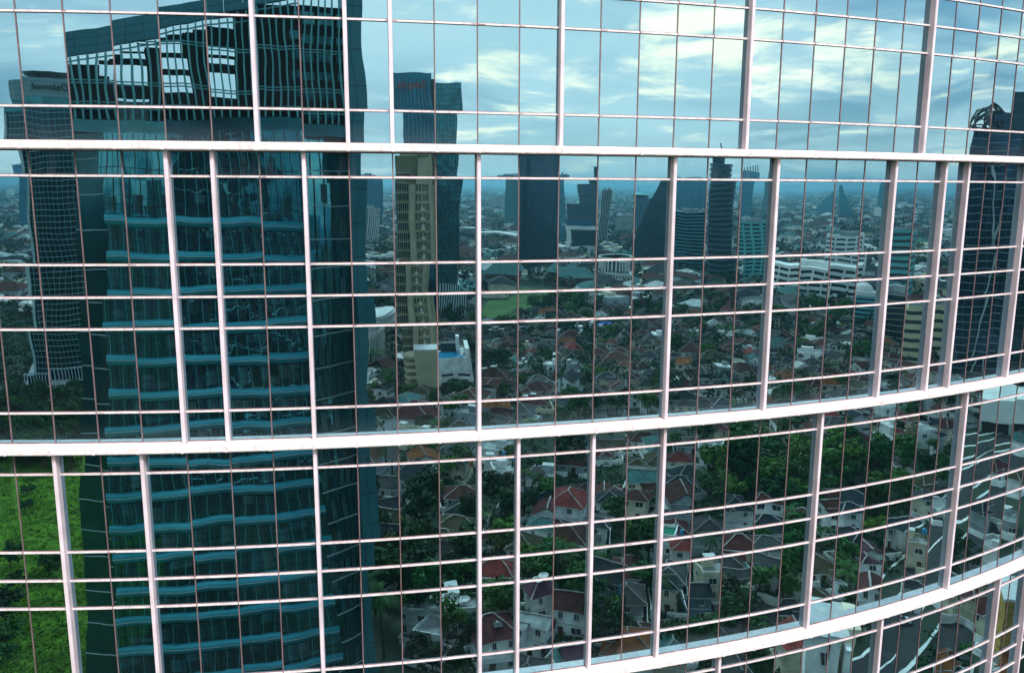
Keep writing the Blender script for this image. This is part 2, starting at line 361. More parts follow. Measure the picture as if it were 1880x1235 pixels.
# fins, transoms, mullions
def along(mb, i, j, fa, fb, z0, z1, o0, o1, m, gap=0.0):
    a, b = colp(i), colp(j); n = Vector(((b - a).y, -(b - a).x, 0)).normalized(); e = (b - a).normalized() * gap
    a, b = a + e, b - e
    P = [a + n * o0, a + n * o1, b + n * o1, b + n * o0]
    mb.hexa([p + Vector((0, 0, z0)) for p in P] + [p + Vector((0, 0, z1)) for p in P], m)
for bi, (zt, zb) in enumerate(BANDS):
    for c in FINS[bi]:
        mb = MB(); n = norm_at(c); t = Vector((-n.y, n.x, 0)); p = colp(c)
        hw = .056
        P = [p - t * hw - n * .03, p + t * hw - n * .03, p + t * hw + n * .205, p + t * (hw - .012) + n * .22, p - t * (hw - .012) + n * .22, p - t * hw + n * .205]
        P = [(q.x, q.y) for q in P]
        if (Vector(P[1]) - Vector(P[0])).cross(Vector(P[2]) - Vector(P[1])) < 0: P.reverse()
        zz = HE + zb + .004
        for k in range(3):      # three lengths with a hairline joint, as the cladding is made
            za, zc = zz + (zt - zb) * FR[::-1][0] * 0, 0
        cuts = [HE + zb + .014, HE + zb + (zt - zb) * (1 - FR[3]), HE + zt - .002]
        for za, zc in zip(cuts, cuts[1:]): mb.prism(P, za + .003, zc - .003, M['fin'])
        tb(mb).build('fin', tower)
    for k in range(0, 7):
        z = HE + zt - FR[k] * (zt - zb); mb = MB()
        if k in (0, 6):
            dz = -.03 if k == 0 else .03
            for i in range(C0, C1): along(mb, i, i + 1, 0, 0, min(z, z + dz), max(z, z + dz), -.02, .014, M['seal'], .004)
        else:
            for i in range(C0, C1):
                along(mb, i, i + 1, 0, 0, z - .041, z + .041, -.02, .014, M['seal'], .012)
                j = rg.uniform(-.003, .003)
                along(mb, i, i + 1, 0, 0, z - .025 + j, z + .025 + j, -.02, .055, M['white'], .016)
                if rg.random() < (.75 if 7 <= i <= 14 and bi < 2 else .12):
                    L0 = rg.uniform(.06, .22); p0, q0 = colp(i), colp(i + 1); u0 = (q0 - p0).normalized(); n0 = Vector((u0.y, -u0.x, 0)); a0 = p0 + u0 * .02 if rg.random() < .6 else q0 - u0 * (.02 + L0)
                    Q = [a0 + n0 * .05, a0 + n0 * .057, a0 + u0 * L0 + n0 * .057, a0 + u0 * L0 + n0 * .05]; zz0 = z + rg.uniform(-.02, .004); mb.hexa([v + Vector((0, 0, zz0)) for v in Q] + [v + Vector((0, 0, zz0 + rg.uniform(.008, .02))) for v in Q], M['rust'])
        tb(mb).build('transom', tower)
for c in range(C0, C1 + 1):
    mb = MB(); n = norm_at(c); t = Vector((-n.y, n.x, 0))
    for bi, (zt, zb) in enumerate(BANDS):
        p = colp(c); P = [p - t * .0165 - n * .05, p + t * .0165 - n * .05, p + t * .0165 + n * .018, p - t * .0165 + n * .018]
        mb.hexa([q + Vector((0, 0, HE + zb + .004)) for q in P] + [q + Vector((0, 0, HE + zt - .004)) for q in P], M['mull'])
    tb(mb).build('mullion', tower)
mb = MB()
back = [(colp(i, -.45).x, colp(i, -.45).y) for i in range(I0, I1 + 1)]
poly = back + [(back[-1][0] - 10, back[-1][1] + 22), (back[0][0] + 4, back[0][1] + 40)]
mb.prism(poly, 0, 94.5, M['core']); tb(mb).build('core', tower)
mb = MB(); mb.prism([(x, y) for x, y in poly], 95.02, 95.6, M['concrete']); tb(mb).build('roof', tower)
# ------------------------------------------------------------------ the town in front of the facade, seen in its glass
mb = MB(); mb.box(-24000, 24000, -24000, 24000, -.9, 0, M['ground']); mb.build('ground', kind='structure')
TAKEN = []      # (x, y, radius) kept clear of filler houses and trees
def site(xl, xr, yb, zb=0.0):
    """front edge of a plot: centre, heading, width"""
    xm = (xl + xr) / 2; g = ground(xm, yb, zb); p, r = reflect(xm, yb); D = math.hypot(g.x - p[0], g.y - p[1])
    a, b = atdist(xl, yb, D), atdist(xr, yb, D); v = b - a
    return g, math.atan2(v.y, v.x), math.hypot(v.x, v.y), D
def top_at(xm, yt, D): return atdist(xm, yt, D).z
def reserve(root, w, d):
    c = root.matrix_basis @ Vector((0, -d / 2, 0)); c = Vector(root.location) + Matrix.Rotation(root.rotation_euler.z, 3, 'Z') @ Vector((0, -d / 2, 0))
    n = max(1, int(max(w, d) / max(1, min(w, d)) + .5))
    for k in range(n):
        off = (k + .5) / n - .5
        q = Vector(root.location) + Matrix.Rotation(root.rotation_euler.z, 3, 'Z') @ (Vector((off * w, -d / 2, 0)) if w > d else Vector((0, -d / 2 + off * d, 0)))
        TAKEN.append((q.x, q.y, min(w, d) * .62 + 2))
def rect(w, d, y1=0.0): return [(-w / 2, y1 - d), (w / 2, y1 - d), (w / 2, y1), (-w / 2, y1)]
def oval(w, d, n=28): return [(w / 2 * math.cos(2 * math.pi * i / n), -d / 2 + d / 2 * math.sin(2 * math.pi * i / n)) for i in range(n)]
def grow(poly, o):
    cx = sum(p[0] for p in poly) / len(poly); cy = sum(p[1] for p in poly) / len(poly)
    rx = max(abs(p[0] - cx) for p in poly); ry = max(abs(p[1] - cy) for p in poly)
    return [(cx + (x - cx) * (1 + o / rx), cy + (y - cy) * (1 + o / ry)) for x, y in poly]
def tower_parts(root, poly, z0, z1, core, floor=3.8, band=None, bh=1.0, bo=.25, mull=None, ms=1.5, mw=.15, mo=.2, taper=None, name='glass_body'):
    """glazed shaft + floor bands + mullions; taper(t)-> (scale x, scale y, shift x)"""
    floor, bh, bo, ms, mw, mo = (v * .64 for v in (floor, bh, bo, ms, mw, mo))
    def at(z):
        if not taper: return poly
        sx, sy, hx = taper((z - z0) / (z1 - z0)); cy = sum(p[1] for p in poly) / len(poly)
        return [(x * sx + hx, cy + (y - cy) * sy) for x, y in poly]
    n = len(poly); nl = max(1, round((z1 - z0) / floor)); zs = [z0 + (z1 - z0) * k / nl for k in range(nl + 1)]
    b = MB(); st = zs if taper else [z0, z1]
    vs = [(x, y, z) for z in st for x, y in at(z)]; L_ = len(st)
    fs = [tuple(reversed(range(n))), tuple(range((L_ - 1) * n, L_ * n))]
    fs += [(k * n + i, k * n + (i + 1) % n, (k + 1) * n + (i + 1) % n, (k + 1) * n + i) for k in range(L_ - 1) for i in range(n)]
    b.add(vs, fs, core); b.build(name, root)
    if band:
        b = MB()
        for z in zs[1:]: b.prism(grow(at(z - bh / 2), bo), z - bh, z - .02 if z == zs[-1] else z, band)
        b.build('floor_bands', root)
    if mull:
        b = MB()
        for i in range(n):
            p, q = poly[i], poly[(i + 1) % n]; Ln = math.hypot(q[0] - p[0], q[1] - p[1]); m = max(1, round(Ln / ms))
            for k in range(m):
                t = k / m
                if not taper:
                    x, y = p[0] + (q[0] - p[0]) * t, p[1] + (q[1] - p[1]) * t
                    ex, ey = (q[0] - p[0]) / Ln, (q[1] - p[1]) / Ln; nx, ny = ey, -ex
                    P = [(x - ex * mw / 2 - nx * .1, y - ey * mw / 2 - ny * .1), (x + ex * mw / 2 - nx * .1, y + ey * mw / 2 - ny * .1), (x + ex * mw / 2 + nx * mo, y + ey * mw / 2 + ny * mo), (x - ex * mw / 2 + nx * mo, y - ey * mw / 2 + ny * mo)]
                    P.reverse(); b.prism(P, z0, z1 + .05, mull)
                else:
                    for za, zb in zip(zs[::2], zs[2::2]):
                        A, B = at(za), at(zb); j = (i + 1) % n
                        a = (A[i][0] + (A[j][0] - A[i][0]) * t, A[i][1] + (A[j][1] - A[i][1]) * t, za); c = (B[i][0] + (B[j][0] - B[i][0]) * t, B[i][1] + (B[j][1] - B[i][1]) * t, zb)
                        b.bar(a, c, mw * 2, mull)
        b.build('mullions', root)
def roof_gear(root, poly, z, rg_, h=2.2):
    xs = [p[0] for p in poly]; ys = [p[1] for p in poly]; b = MB(); w, d = max(xs) - min(xs), max(ys) - min(ys); cx, cy = (max(xs) + min(xs)) / 2, (max(ys) + min(ys)) / 2
    for k in range(5):
        x, y = cx + rg_.uniform(-.28, .28) * w, cy + rg_.uniform(-.28, .28) * d; a = rg_.uniform(.05, .12) * w; c_ = rg_.uniform(.05, .12) * d
        b.box(x - a, x + a, y - c_, y + c_, z + .03 + k * .004, z + h * rg_.uniform(.5, 1.3), M['slab'] if k % 2 else M['metal'])
    b.build('roof_plant', root)
def tower_at(name, label, cat, xl, xr, yt, yb, depth, core, foot='rect', yaw=0, w=None, gear=True, group=None, front=None, **k):
    ym = (yt + yb) / 2; fx = lambda x: x - (x - 940) * (yb - ym) / (9253 - ym)      # plumb lines converge downwards
    xt = (xl + xr) / 2; xt = xt + (xt - 940) * (ym - yt) / (9253 - ym)
    g, rz, ww, D = site(fx(xl), fx(xr), yb); w = w or ww; h = top_at(xt, yt, D)
    root = thing(name, label, cat, g, rz + R(yaw), group); poly = rect(w, depth) if foot == 'rect' else oval(w, depth)
    tower_parts(root, poly, 0, h, core, **k)
    if gear:
        tp = k.get('taper'); pl = poly
        if tp: sx_, sy_, hx = tp(1); cy = -depth / 2; pl = [(x * sx_ + hx, cy + (y - cy) * sy_) for x, y in poly]
        roof_gear(root, pl, h, random.Random(len(name) + int(xl)))
    reserve(root, w, depth)
    return root, w, h, D
def text_mesh(body, size, depth, m, font_shear=0.0):
    cu = bpy.data.curves.new('sign_text', 'FONT'); cu.body = body; cu.size = size; cu.extrude = depth; cu.align_x = 'CENTER'; cu.align_y = 'CENTER'; cu.shear = font_shear; cu.offset = size * .012
    ob = bpy.data.objects.new('sign_text', cu); me = bpy.data.meshes.new_from_object(ob); bpy.data.objects.remove(ob); bpy.data.curves.remove(cu)
    me.materials.clear(); me.materials.append(m)
    me.transform(Matrix.Rotation(math.pi, 4, 'Z') @ Matrix.Rotation(R(90), 4, 'X')); return me      # reads from the +Y side

M['crown_pale'] = mat('pale_cladding', (.20, .31, .33), .5, var=.12, scale=.2); M['refl_a'] = mat('dark_reflection', (.02, .085, .095), .5); M['refl_b'] = mat('teal_reflection', (.04, .16, .175), .5, var=.3, scale=.5); M['refl_c'] = mat('pale_reflection', (.08, .17, .17), .6, var=.4, scale=.5)  # last three colours imitate reflections seen in the left tower's glass
# ---------- big glass office tower close by, with an open slatted crown
lt = thing('slat_crowned_tower', 'dark teal glass tower with rounded floor bands and an open slatted crown, filling the left', 'office tower', (-35.42, -49.17, 0), R(-2.956))
zt_ = 70.4
b = MB(); b.hexa([(0, -24, 0), (38.0, -24, 0), (38.0, 0, 0), (-1.5, 0, 0), (0, -24, zt_), (32.4, -24, zt_), (32.4, 0, zt_), (1.8, 0, zt_)], M['g_left']); b.build('glass_body', lt)
b = MB()
for k in range(-1, 17):     # floor lines and mullions on the glass
    z = 61 - 3.86 * k
    if z < .5: break
    x1 = 38 - (5.6) * z / zt_; x0 = -1.5 + 3.3 * z / zt_
    b.box(x0, x1, .0, .06, z + 1.75, z + 1.83, M['dark']); b.box(x0, x1, .0, .05, z - 1.2, z - 1.14, M['dark'])
for q in range(54):
    f = (q + .5) / 54; b.bar((-1.5 + 39.5 * f, .03, .3), (1.8 + 30.6 * f, .03, zt_ - .1), .09 if q % 2 else .06, M['dark'] if q % 2 else M['slab_t'])
b.build('mullions', lt)
for k in range(0, 16):
    z = 61 - 3.86 * k; x1 = 38 - 5.6 * z / zt_; x0 = -1.5 + 3.3 * z / zt_; b = MB(); pr = []
    for j in range(9):
        a = -math.pi / 2 + math.pi * j / 8; pr.append((.06 + .42 * math.cos(a), z + .6 * math.sin(a)))
    n = len(pr); b.add([(x0, y, zz) for y, zz in pr] + [(x1, y, zz) for y, zz in pr], [(i, n + i, n + i + 1, i + 1) for i in range(n - 1)] + [(tuple(range(n))), tuple(reversed(range(n, 2 * n)))], M['band_teal'])
    b.box(x0, x1, .465, .515, z - .05, z + .05, M['line']); o = b.build('floor_band', lt)
    for f in b.f: pass
    for p_ in o.data.polygons: p_.use_smooth = len(p_.vertices) == 4 and p_.area > 2
b = MB(); b.add([(-1.52, 0, 0), (-8.6, -2.4, 0), (-8.6, -24, 0), (-1.52, -24, 0), (1.78, 0, zt_), (-3.8, -2.4, zt_), (-3.8, -24, zt_), (1.78, -24, zt_)],
      [(3, 2, 1, 0), (4, 5, 6, 7), (0, 1, 5, 4), (1, 2, 6, 5), (2, 3, 7, 6)], M['g_deep'])
for k in range(18):
    z = 2 + 3.86 * k
    if z > zt_: break
    s_ = z / zt_; b.bar((-1.45 + 3.3 * s_, .06, z), (-8.6 + 4.8 * s_, -2.34, z), .09, M['line'])
b.build('corner_glazing', lt)
b = MB(); b.hexa([(38.05, -16, 0), (42.0, -16, 0), (42.0, -2.6, 0), (38.05, 0, 0), (32.45, -16, zt_), (42.0, -16, zt_), (42.0, -4.6, zt_), (32.45, 0, zt_)], M['g_left'])
for k in range(18):
    z = 1.2 + 3.86 * k; s_ = z / zt_; b.bar((38.05 - 5.6 * s_, .05, z), (42.0, -2.55 - 2.0 * s_, z), .13, M['line'])
for q in range(8):
    f = (q + .5) / 8; b.bar((38.05 + 3.95 * f, -2.6 * f + .03, .2), (32.45 + 9.55 * f, -4.6 * f + .03, zt_), .08, M['dark'])
b.build('angled_glazing', lt)
b = MB(); pr_ = random.Random(17)
for q in range(27):
    for k in range(17):
        if pr_.random() < .55:      # added panels over single panes, coloured like broken reflections in the glass
            z = 61 - 3.86 * k + 1.0
            if z < 2: continue
            f = lambda g, zz: -1.5 + 39.5 * g / 27 + (3.3 - 8.9 * g / 27) * zz / zt_
            hgt = pr_.choice((.5, .9, 1.5, 2.0)); zb = z + 2.05 - hgt if pr_.random() < .6 else z
            b.hexa([(f(q + .04, zb), -.05, zb), (f(q + .96, zb), -.05, zb), (f(q + .96, zb), .022, zb), (f(q + .04, zb), .022, zb), (f(q + .04, zb + hgt), -.05, zb + hgt), (f(q + .96, zb + hgt), -.05, zb + hgt), (f(q + .96, zb + hgt), .022, zb + hgt), (f(q + .04, zb + hgt), .022, zb + hgt)], pr_.choice((M['refl_a'], M['refl_a'], M['refl_b'], M['refl_c'])))
b.build('reflection_panels', lt)
b = MB()
for q in range(8):
    for k in range(17):
        if pr_.random() < .5:  # added panels, their tones painting a reflected apartment block onto the glazing
            z = 1.5 + 3.86 * k; f0, f1 = q / 8 + .02, (q + .8) / 8; P = lambda f, zz, y: (38.05 - 5.6 * zz / zt_ + (3.95 + 5.6 * zz / zt_) * f, (-2.6 - 2.0 * zz / zt_) * f + y, zz)
            b.hexa([P(f0, z, -.2), P(f1, z, -.2), P(f1, z, .02), P(f0, z, .02), P(f0, z + 2.2, -.2), P(f1, z + 2.2, -.2), P(f1, z + 2.2, .02), P(f0, z + 2.2, .02)], pr_.choice((M['refl_b'], M['refl_c'], M['refl_a'])))
b.build('reflection_panels', lt)
b = MB(); b.box(42.02, 44.2, -14, .5, 0, 88, M['clad_teal'])
for k in range(22): b.box(42.0, 44.22, .46, .512, 4 * k + .3, 4 * k + .38, M['dark'])
b.box(43.05, 43.1, .49, .513, .2, 87.8, M['dark']); b.build('side_fin', lt)
b = MB()
for k in range(3): b.box(-3.6 + .6 * k, 42, -24 + .0, .05 - .02 * k, zt_ + .01 + .45 * k, zt_ + .44 + .45 * k, M['g_teal'])
b.build('roof_edge', lt)
def pz(u): return 78.0 + .212 * u
b = MB()
for q in range(26):
    u = -3.6 + q * 1.78
    if u > 42: break
    u2 = min(42, u + 1.74)
    for a0, a1 in ((0, .8), (.83, 1.63), (1.66, 2.5)):
        b.hexa([(u, -.6, pz(u) + a0), (u2, -.6, pz(u2) + a0), (u2, .1, pz(u2) + a0), (u, .1, pz(u) + a0), (u, -.6, pz(u) + a1), (u2, -.6, pz(u2) + a1), (u2, .1, pz(u2) + a1), (u, .1, pz(u) + a1)], M['clad_teal'])
b.build('parapet', lt)
b = MB()
for q in range(56):
    u = -3.2 + q * .805
    if u > 41.8: break
    b.box(u, u + .17, -.28, .0, 71.8, pz(u) - .12, M['slat'])
b.build('slats', lt)
b = MB()
for z in (72.9, 75.1, 79.4):
    for dz in (0, .3):
        x0 = -3.3 if z < 78 else 8.0
        b.box(x0, 41.9, -.5, -.3, z + dz, z + dz + .12, M['slat'])
b.bar((-3.3, -.4, pz(-3.3) - .5), (41.8, -.4, pz(41.8) - .5), .14, M['slat']); b.build('rails', lt)
# back wall of the crown, with openings to the sky
def wall_with_holes(b, u0, u1, z0, ztop, holes, m, y0, y1):
    us = sorted({u0, u1, *[h[0] for h in holes], *[h[1] for h in holes]})
    for a, c_ in zip(us, us[1:]):
        hs = sorted([(h[2], h[3]) for h in holes if h[0] <= a and h[1] >= c_]); z = z0; t = ztop((a + c_) / 2)
        for p, q in hs:
            if p > z: b.box(a, c_, y0, y1, z, p, m)
            z = max(z, q)
        if t > z: b.box(a, c_, y0, y1, z, t, m)
holes = [(.9, 1.8, 76.3, 77.6), (1.8, 2.8, 75.7, 77.6), (2.8, 4.6, 75.2, 77.6), (4.6, 7.9, 75.6, 77.7), (5.6, 7.9, 78.4, 79.0), (10.2, 10.9, 77.2, 78.7), (10.9, 11.6, 76.6, 78.7), (13.3, 16.0, 79.0, 80.2), (12.9, 16.4, 77.3, 78.5),
         (13.3, 16.4, 74.9, 76.7), (14.2, 17.2, 73.3, 73.5), (19.6, 23.2, 79.5, 80.4), (19.6, 23.2, 78.6, 79.2), (20.4, 23.2, 75.0, 77.7), (20.2, 23.2, 73.5, 73.7), (2.9, 8, 72.0, 74.2)]
b = MB(); wall_with_holes(b, -3.4, 41.9, 71.76, lambda u: pz(u) - .25, holes, M['core'], -4.4, -4.0); b.build('crown_wall', lt)
b = MB()
for k in range(6):
    for q in range(5): b.box(31.5 + q * 2.1, 33.0 + q * 2.1, -3.98, -3.9, 72.6 + k * 2.1, 73.5 + k * 2.1, M['g_teal'])
b.build('crown_window', lt)
b = MB(); b.box(3.0, 8.0, -9, -5, 71.76, 74.0, M['slab']); b.box(3.5, 6.5, -3.5, -1.5, 71.76, 73.2, M['slab']); b.build('roof_plant', lt)
reserve(lt, 10, 24)
for u in (5, 17, 30, 40): 
    q = Vector(lt.location) + Matrix.Rotation(R(-2.956), 3, 'Z') @ Vector((u, -12, 0)); TAKEN.append((q.x, q.y, 15))

# ---------- hotel tower at the far left, with its name on the crown band
g, rz, w0, D = site(74, 176, 735); h = top_at(75, 140, D)
ot = thing('hotel_tower', 'slim teal hotel tower with lettering on its crown and a disc helipad, far left', 'hotel tower', g, rz)
PO = [(-w0 / 2, -16), (w0 / 2, -16), (w0 / 2, 0), (-w0 / 2 + 1.5, 0), (-w0 / 2, -1.2)]
tower_parts(ot, PO, 9, h - 5.2, M['g_dark'], floor=2.7, band=M['line'], bh=.2, bo=.12, mull=M['slab_t'], ms=1.9, mw=.1, mo=.1)
b = MB(); b.prism(grow(PO, .5), h - 5.2, h, M['crown_pale']); b.prism(grow(PO, .2), h - 9.5, h - 5.21, M['g_teal'])
for k in range(3): b.prism(grow(PO, .54), h - 4.0 + k * 1.5, h - 3.93 + k * 1.5, M['dark'])
b.build('crown', ot)
b = MB(); b.bar((-w0 / 2 + .3, -.2, 9), (-w0 / 2 + .3, -.2, h - 10), .7, M['line']); b.build('corner_strip', ot)
b = MB(); b.cyl(1.5, -8, h + 1.3, h + 2.0, 7.2, M['dark'], 24, 7.6); 
for k in range(6): b.bar((1.5 + 5 * math.cos(k), -8 + 5 * math.sin(k), h), (1.5 + 6 * math.cos(k), -8 + 6 * math.sin(k), h + 1.4), .3, M['dark'])
b.build('helipad', ot)
o = link('sign', text_mesh('Oakwood.', 2.7, .12, M['dark'], .12), ot, (1.9, .66, h - 2.5))
b = MB(); b.box(-w0 / 2 - 3, w0 / 2 + 2, -18, 3, 0, 6.2, M['slab_w'])
for k in range(40): b.box(-w0 / 2 - 3 + k * (w0 + 5) / 40, -w0 / 2 - 2.75 + k * (w0 + 5) / 40, 3.0, 3.3, 6.2, 9.6, M['line'])
b.box(-w0 / 2 - 3, w0 / 2 + 2, 2.9, 3.25, 9.6, 9.9, M['line']); b.box(-w0 / 2 - 2, w0 / 2 + 1, -17.5, 2, 6.2, 9, M['g_dark']); b.build('podium', ot)
reserve(ot, w0 + 6, 22)

# ---------- beige apartment tower with its podium
g, rz, w0, D = site(733, 800, 700); h = top_at(765, 281, D)
at_ = thing('apartment_tower', 'tall beige apartment tower with small balconies in front of the blue twin slab tower', 'apartment tower', g, rz)
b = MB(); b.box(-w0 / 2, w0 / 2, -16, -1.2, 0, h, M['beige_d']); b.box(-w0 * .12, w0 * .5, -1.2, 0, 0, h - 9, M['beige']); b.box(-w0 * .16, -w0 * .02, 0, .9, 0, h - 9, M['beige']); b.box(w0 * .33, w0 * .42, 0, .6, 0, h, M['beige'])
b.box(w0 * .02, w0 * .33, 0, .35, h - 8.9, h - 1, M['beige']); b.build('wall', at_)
nf = int((h - 6) / 3.2)
for q, (x0, x1) in enumerate(((-.49, -.17), (.0, .155), (.175, .32), (.43, .5))):
    b = MB(); y = -1.2 if q == 0 else 0.0
    for k in range(nf):
        z = 3 + k * 3.2
        if q in (1, 2) and z > h - 10: continue
        n = 3 if q == 0 else 2
        for j in range(n):
            a = w0 * (x0 + (x1 - x0) * j / n) + .15; c_ = w0 * (x0 + (x1 - x0) * (j + 1) / n) - .15
            b.box(a, c_, y - .3, y + .03, z + .5, z + 2.6, M['pane']); b.box((a + c_) / 2 - .05, (a + c_) / 2 + .05, y + .03, y + .08, z + .5, z + 2.6, M['slab_b'])
        b.box(w0 * x0, w0 * x1, y, y + .4, z + 2.75, z + 3.0, M['beige'])
    b.build('window_column', at_)
b = MB()
for k in range(nf - 3):
    z = 3 + k * 3.2
    for x in (.165,): b.box(w0 * x - .5, w0 * x + .6, .02, 1.0, z + .2, z + .35, M['slab_b']); b.box(w0 * x - .5, w0 * x + .6, .9, 1.0, z + .35, z + 1.3, M['slab_b']); 
    if k % 3 == 0: b.box(w0 * .165 - .3, w0 * .165 + .4, .1, .7, z + 1.4, z + 2.1, M['trim'])
b.build('balconies', at_)
b = MB(); b.box(-w0 * .4, w0 * .05, -14, -3, h, h + 3, M['beige']); b.box(w0 * .1, w0 * .45, -14, -2, h, h + 1.8, M['beige']); b.build('roof_plant', at_)
reserve(at_, w0, 16)
g, rz, w1, D1 = site(757, 803, 728); h1 = top_at(775, 642, D1)
pk = thing('podium_block', 'plain beige windowless podium block at the foot of the beige apartment tower', 'podium', g, rz)
b = MB(); b.box(-w1 / 2, w1 / 2, -9, 0, 0, h1, M['beige']); b.box(-w1 / 2 - .15, w1 / 2 + .15, -9.1, .12, h1, h1 + .5, M['trim']); b.build('wall', pk)
b = MB()
for k in range(6): b.prism([(-w1 / 2 + 4.6 * math.cos(a_ / 10 * math.pi + math.pi / 2) * .9, -4.5 + 4.6 * math.sin(a_ / 10 * math.pi + math.pi / 2)) for a_ in range(11)], 1.4 + k * 2.2, 2.3 + k * 2.2, M['beige'])
b.build('ramp', pk); reserve(pk, w1 + 6, 9)
g, rz, w1, D1 = site(806, 868, 742); h1 = top_at(830, 668, D1)
cp_ = thing('parking_deck', 'white parking garage with dark open decks and a blue pool on its roof', 'parking garage', g, rz)
b = MB(); b.box(-w1 / 2, w1 / 2, -15, -.6, 0, h1 - .4, M['dark']); b.build('core', cp_)
b = MB(); lv = 5
for k in range(lv + 1): b.box(-w1 / 2 - .2, w1 / 2 + .2, -15.1, .2, k * h1 / lv - (1.5 if k else 0), k * h1 / lv + (.1 if k else .6), M['wall_w'])
for x in (-.5, -.06, .02, .44): b.box(w1 * x, w1 * x + .8, -.6, .25, 0, h1 - .2, M['wall_w'])
b.box(-w1 / 2 - .2, w1 / 2 + .2, .0, .24, h1 - 3.2, h1 + .8, M['wall_w']); b.build('deck', cp_)
b = MB(); b.box(-w1 * .47, w1 * .3, -12, -1.5, h1 + .1, h1 + .35, M['pool']); b.build('pool', cp_)
b = MB(); b.box(-w1 * .4, w1 * .15, -14.8, -12.2, h1 + .1, h1 + 3.0, M['dark']); b.box(w1 * .1, w1 * .22, -15, -11, h1 + .1, h1 + 5.5, M['wall_w']); b.box(w1 * .38, w1 * .5, -14, 0, h1 + .1, h1 + 4, M['wall_w']); b.box(w1 * .22, w1 * .4, -11, -8, h1 + 1.5, h1 + 1.8, M['trim']); b.build('roof_terrace', cp_)
reserve(cp_, w1, 15)

# ---------- blue twin-slab office tower with red lettering
g, rz, w0, D = site(750, 852, 582); h = top_at(772, 139, D)
g = g + Vector((math.cos(rz), math.sin(rz), 0)) * 5.5
bt = thing('twin_slab_tower', 'blue glass twin slab tower with dark red lettering, behind the beige apartment tower', 'office tower', g, rz)
FL = lambda t: (.93 + .17 * max(0, (t - .55) / .45), 1, 0)
tower_parts(bt, [(-w0 / 2, -17), (-.5, -17), (-.5, 2.5), (-w0 / 2, 0)], 18, h + 1.2, M['g_twin'], floor=4, band=M['g_navy'], bh=.5, bo=.1, mull=M['dark'], ms=2.6, mw=.25, mo=.12, name='left_slab', taper=FL)
tower_parts(bt, [(1.5, -19), (w0 / 2, -19), (w0 / 2, -1.5), (1.5, -1.0)], 18, h - .5, M['g_teal'], floor=4, band=M['g_deep'], bh=.5, bo=.1, mull=M['dark'], ms=2.2, mw=.2, mo=.12, name='right_slab', taper=FL)
b = MB(); b.box(-.5, 1.5, -17, -1.6, 0, h - 1, M['dark']); b.build('core', bt)
b = MB()
for k in range(15): b.box(1.5 + k * (w0 / 2 - 1.8) / 14, 2.1 + k * (w0 / 2 - 1.8) / 14, -2.4, -.2, 1, 18, M['line'])
b.box(1.4, w0 / 2, -19, -2.4, 0, 18, M['g_dark']); b.box(-w0 / 2, -.5, -17, 0, 0, 18, M['g_navy']); b.build('base', bt)
b = MB(); b.box(1.6, 5, -12, -6, h - .5, h + 5, M['g_teal']); b.bar((3, -9, h + 5), (3, -9, h + 11), .14, M['dark']); b.build('mast', bt)
o = link('sign', text_mesh('Sequis', 5.4, .2, M['sign_red']), bt, (-w0 * .24, 1.75, h - 4.4), R(6)); reserve(bt, w0, 19)

# ---------- towers of the skyline
T = tower_at
taper_bulge = lambda t: (1 - .13 * t * t + .02 * t, 1 - .1 * t, 0)
T('round_tower', 'dark rounded office tower with fine floor lines, right of the blue twin slab tower', 'office tower', 953, 1027, 283, 500, 26, M['g_navy'], foot='oval', floor=3.6, band=M['slab_d'], bh=.35, bo=.15, mull=M['dark'], ms=2.6, mw=.2, taper=lambda t: (1 - .24 * max(0, t - .25) ** 1.5, 1 - .15 * t, -.9 * t))
T('slim_tower', 'slim blue tower with stepped top close behind the dark rounded tower', 'tower', 1027, 1049, 322, 440, 16, M['g_blue'], floor=3.6, band=M['slab_t'], bh=.9, mull=M['g_navy'], ms=3, mw=.4)
r_, w_, h_, D_ = T('stepped_tower', 'dark stepped tower narrowing to a small square head, left of the white ribbed tower', 'tower', 1074, 1100, 368, 452, 18, M['g_navy'], gear=False, floor=3.8, band=M['slab_d'], bh=.7, mull=M['dark'], ms=3)
b = MB(); h2, h3 = top_at(1088, 332, D_), top_at(1092, 309, D_); b.box(-w_ * .2, w_ * .48, -16, -1, h_, h2, M['g_navy']); b.box(w_ * .1, w_ * .48, -14, -3, h2, h3, M['g_dark'])
for k in range(16): b.box(-w_ * .22, w_ * .5, -16.2, -.8, h_ + k * (h2 - h_) / 16, h_ + k * (h2 - h_) / 16 + .5, M['slab_d'])
b.build('crown', r_)
T('ribbed_tower', 'narrow white ribbed tower right beside the dark stepped tower', 'tower', 1098, 1113, 352, 458, 14, M['g_dark'], floor=4, band=M['g_navy'], bh=.3, mull=M['slab_w'], ms=2.2, mw=.5, mo=.5)
# curved museum-like block
g, rz, w0, D = site(1068, 1098, 470); h = top_at(1083, 398, D)
r_ = thing('sail_building', 'pale building with a curved sail shaped front and dark glass middle, below the stepped tower', 'building', g, rz)
b = MB(); cv = [(-w0 / 2 - 5 * (1 - math.sin(k / 8 * math.pi / 2)), k / 8 * h * .7) for k in range(9)]
for (x0, z0), (x1, z1) in zip(cv, cv[1:]): b.hexa([(x0, -12, z0), (x0 + 4, -12, z0), (x0 + 4, 0, z0), (x0, 0, z0), (x1, -12, z1), (x1 + 4, -12, z1), (x1 + 4, 0, z1), (x1, 0, z1)], M['slab_w'])
b.prism([(-w0 / 2 + 4, 3), (w0 / 2, 8), (w0 / 2, -12), (-w0 / 2 + 3, -12)], 0, h * .3, M['slab'], [(-w0 / 2 + 3.5, 0), (w0 / 2, 0), (w0 / 2, -12), (-w0 / 2 + 3, -12)]); b.box(-w0 / 2 - .1, w0 / 2, -12, 0, h * .72, h * .82, M['slab_w']); b.build('wall', r_)
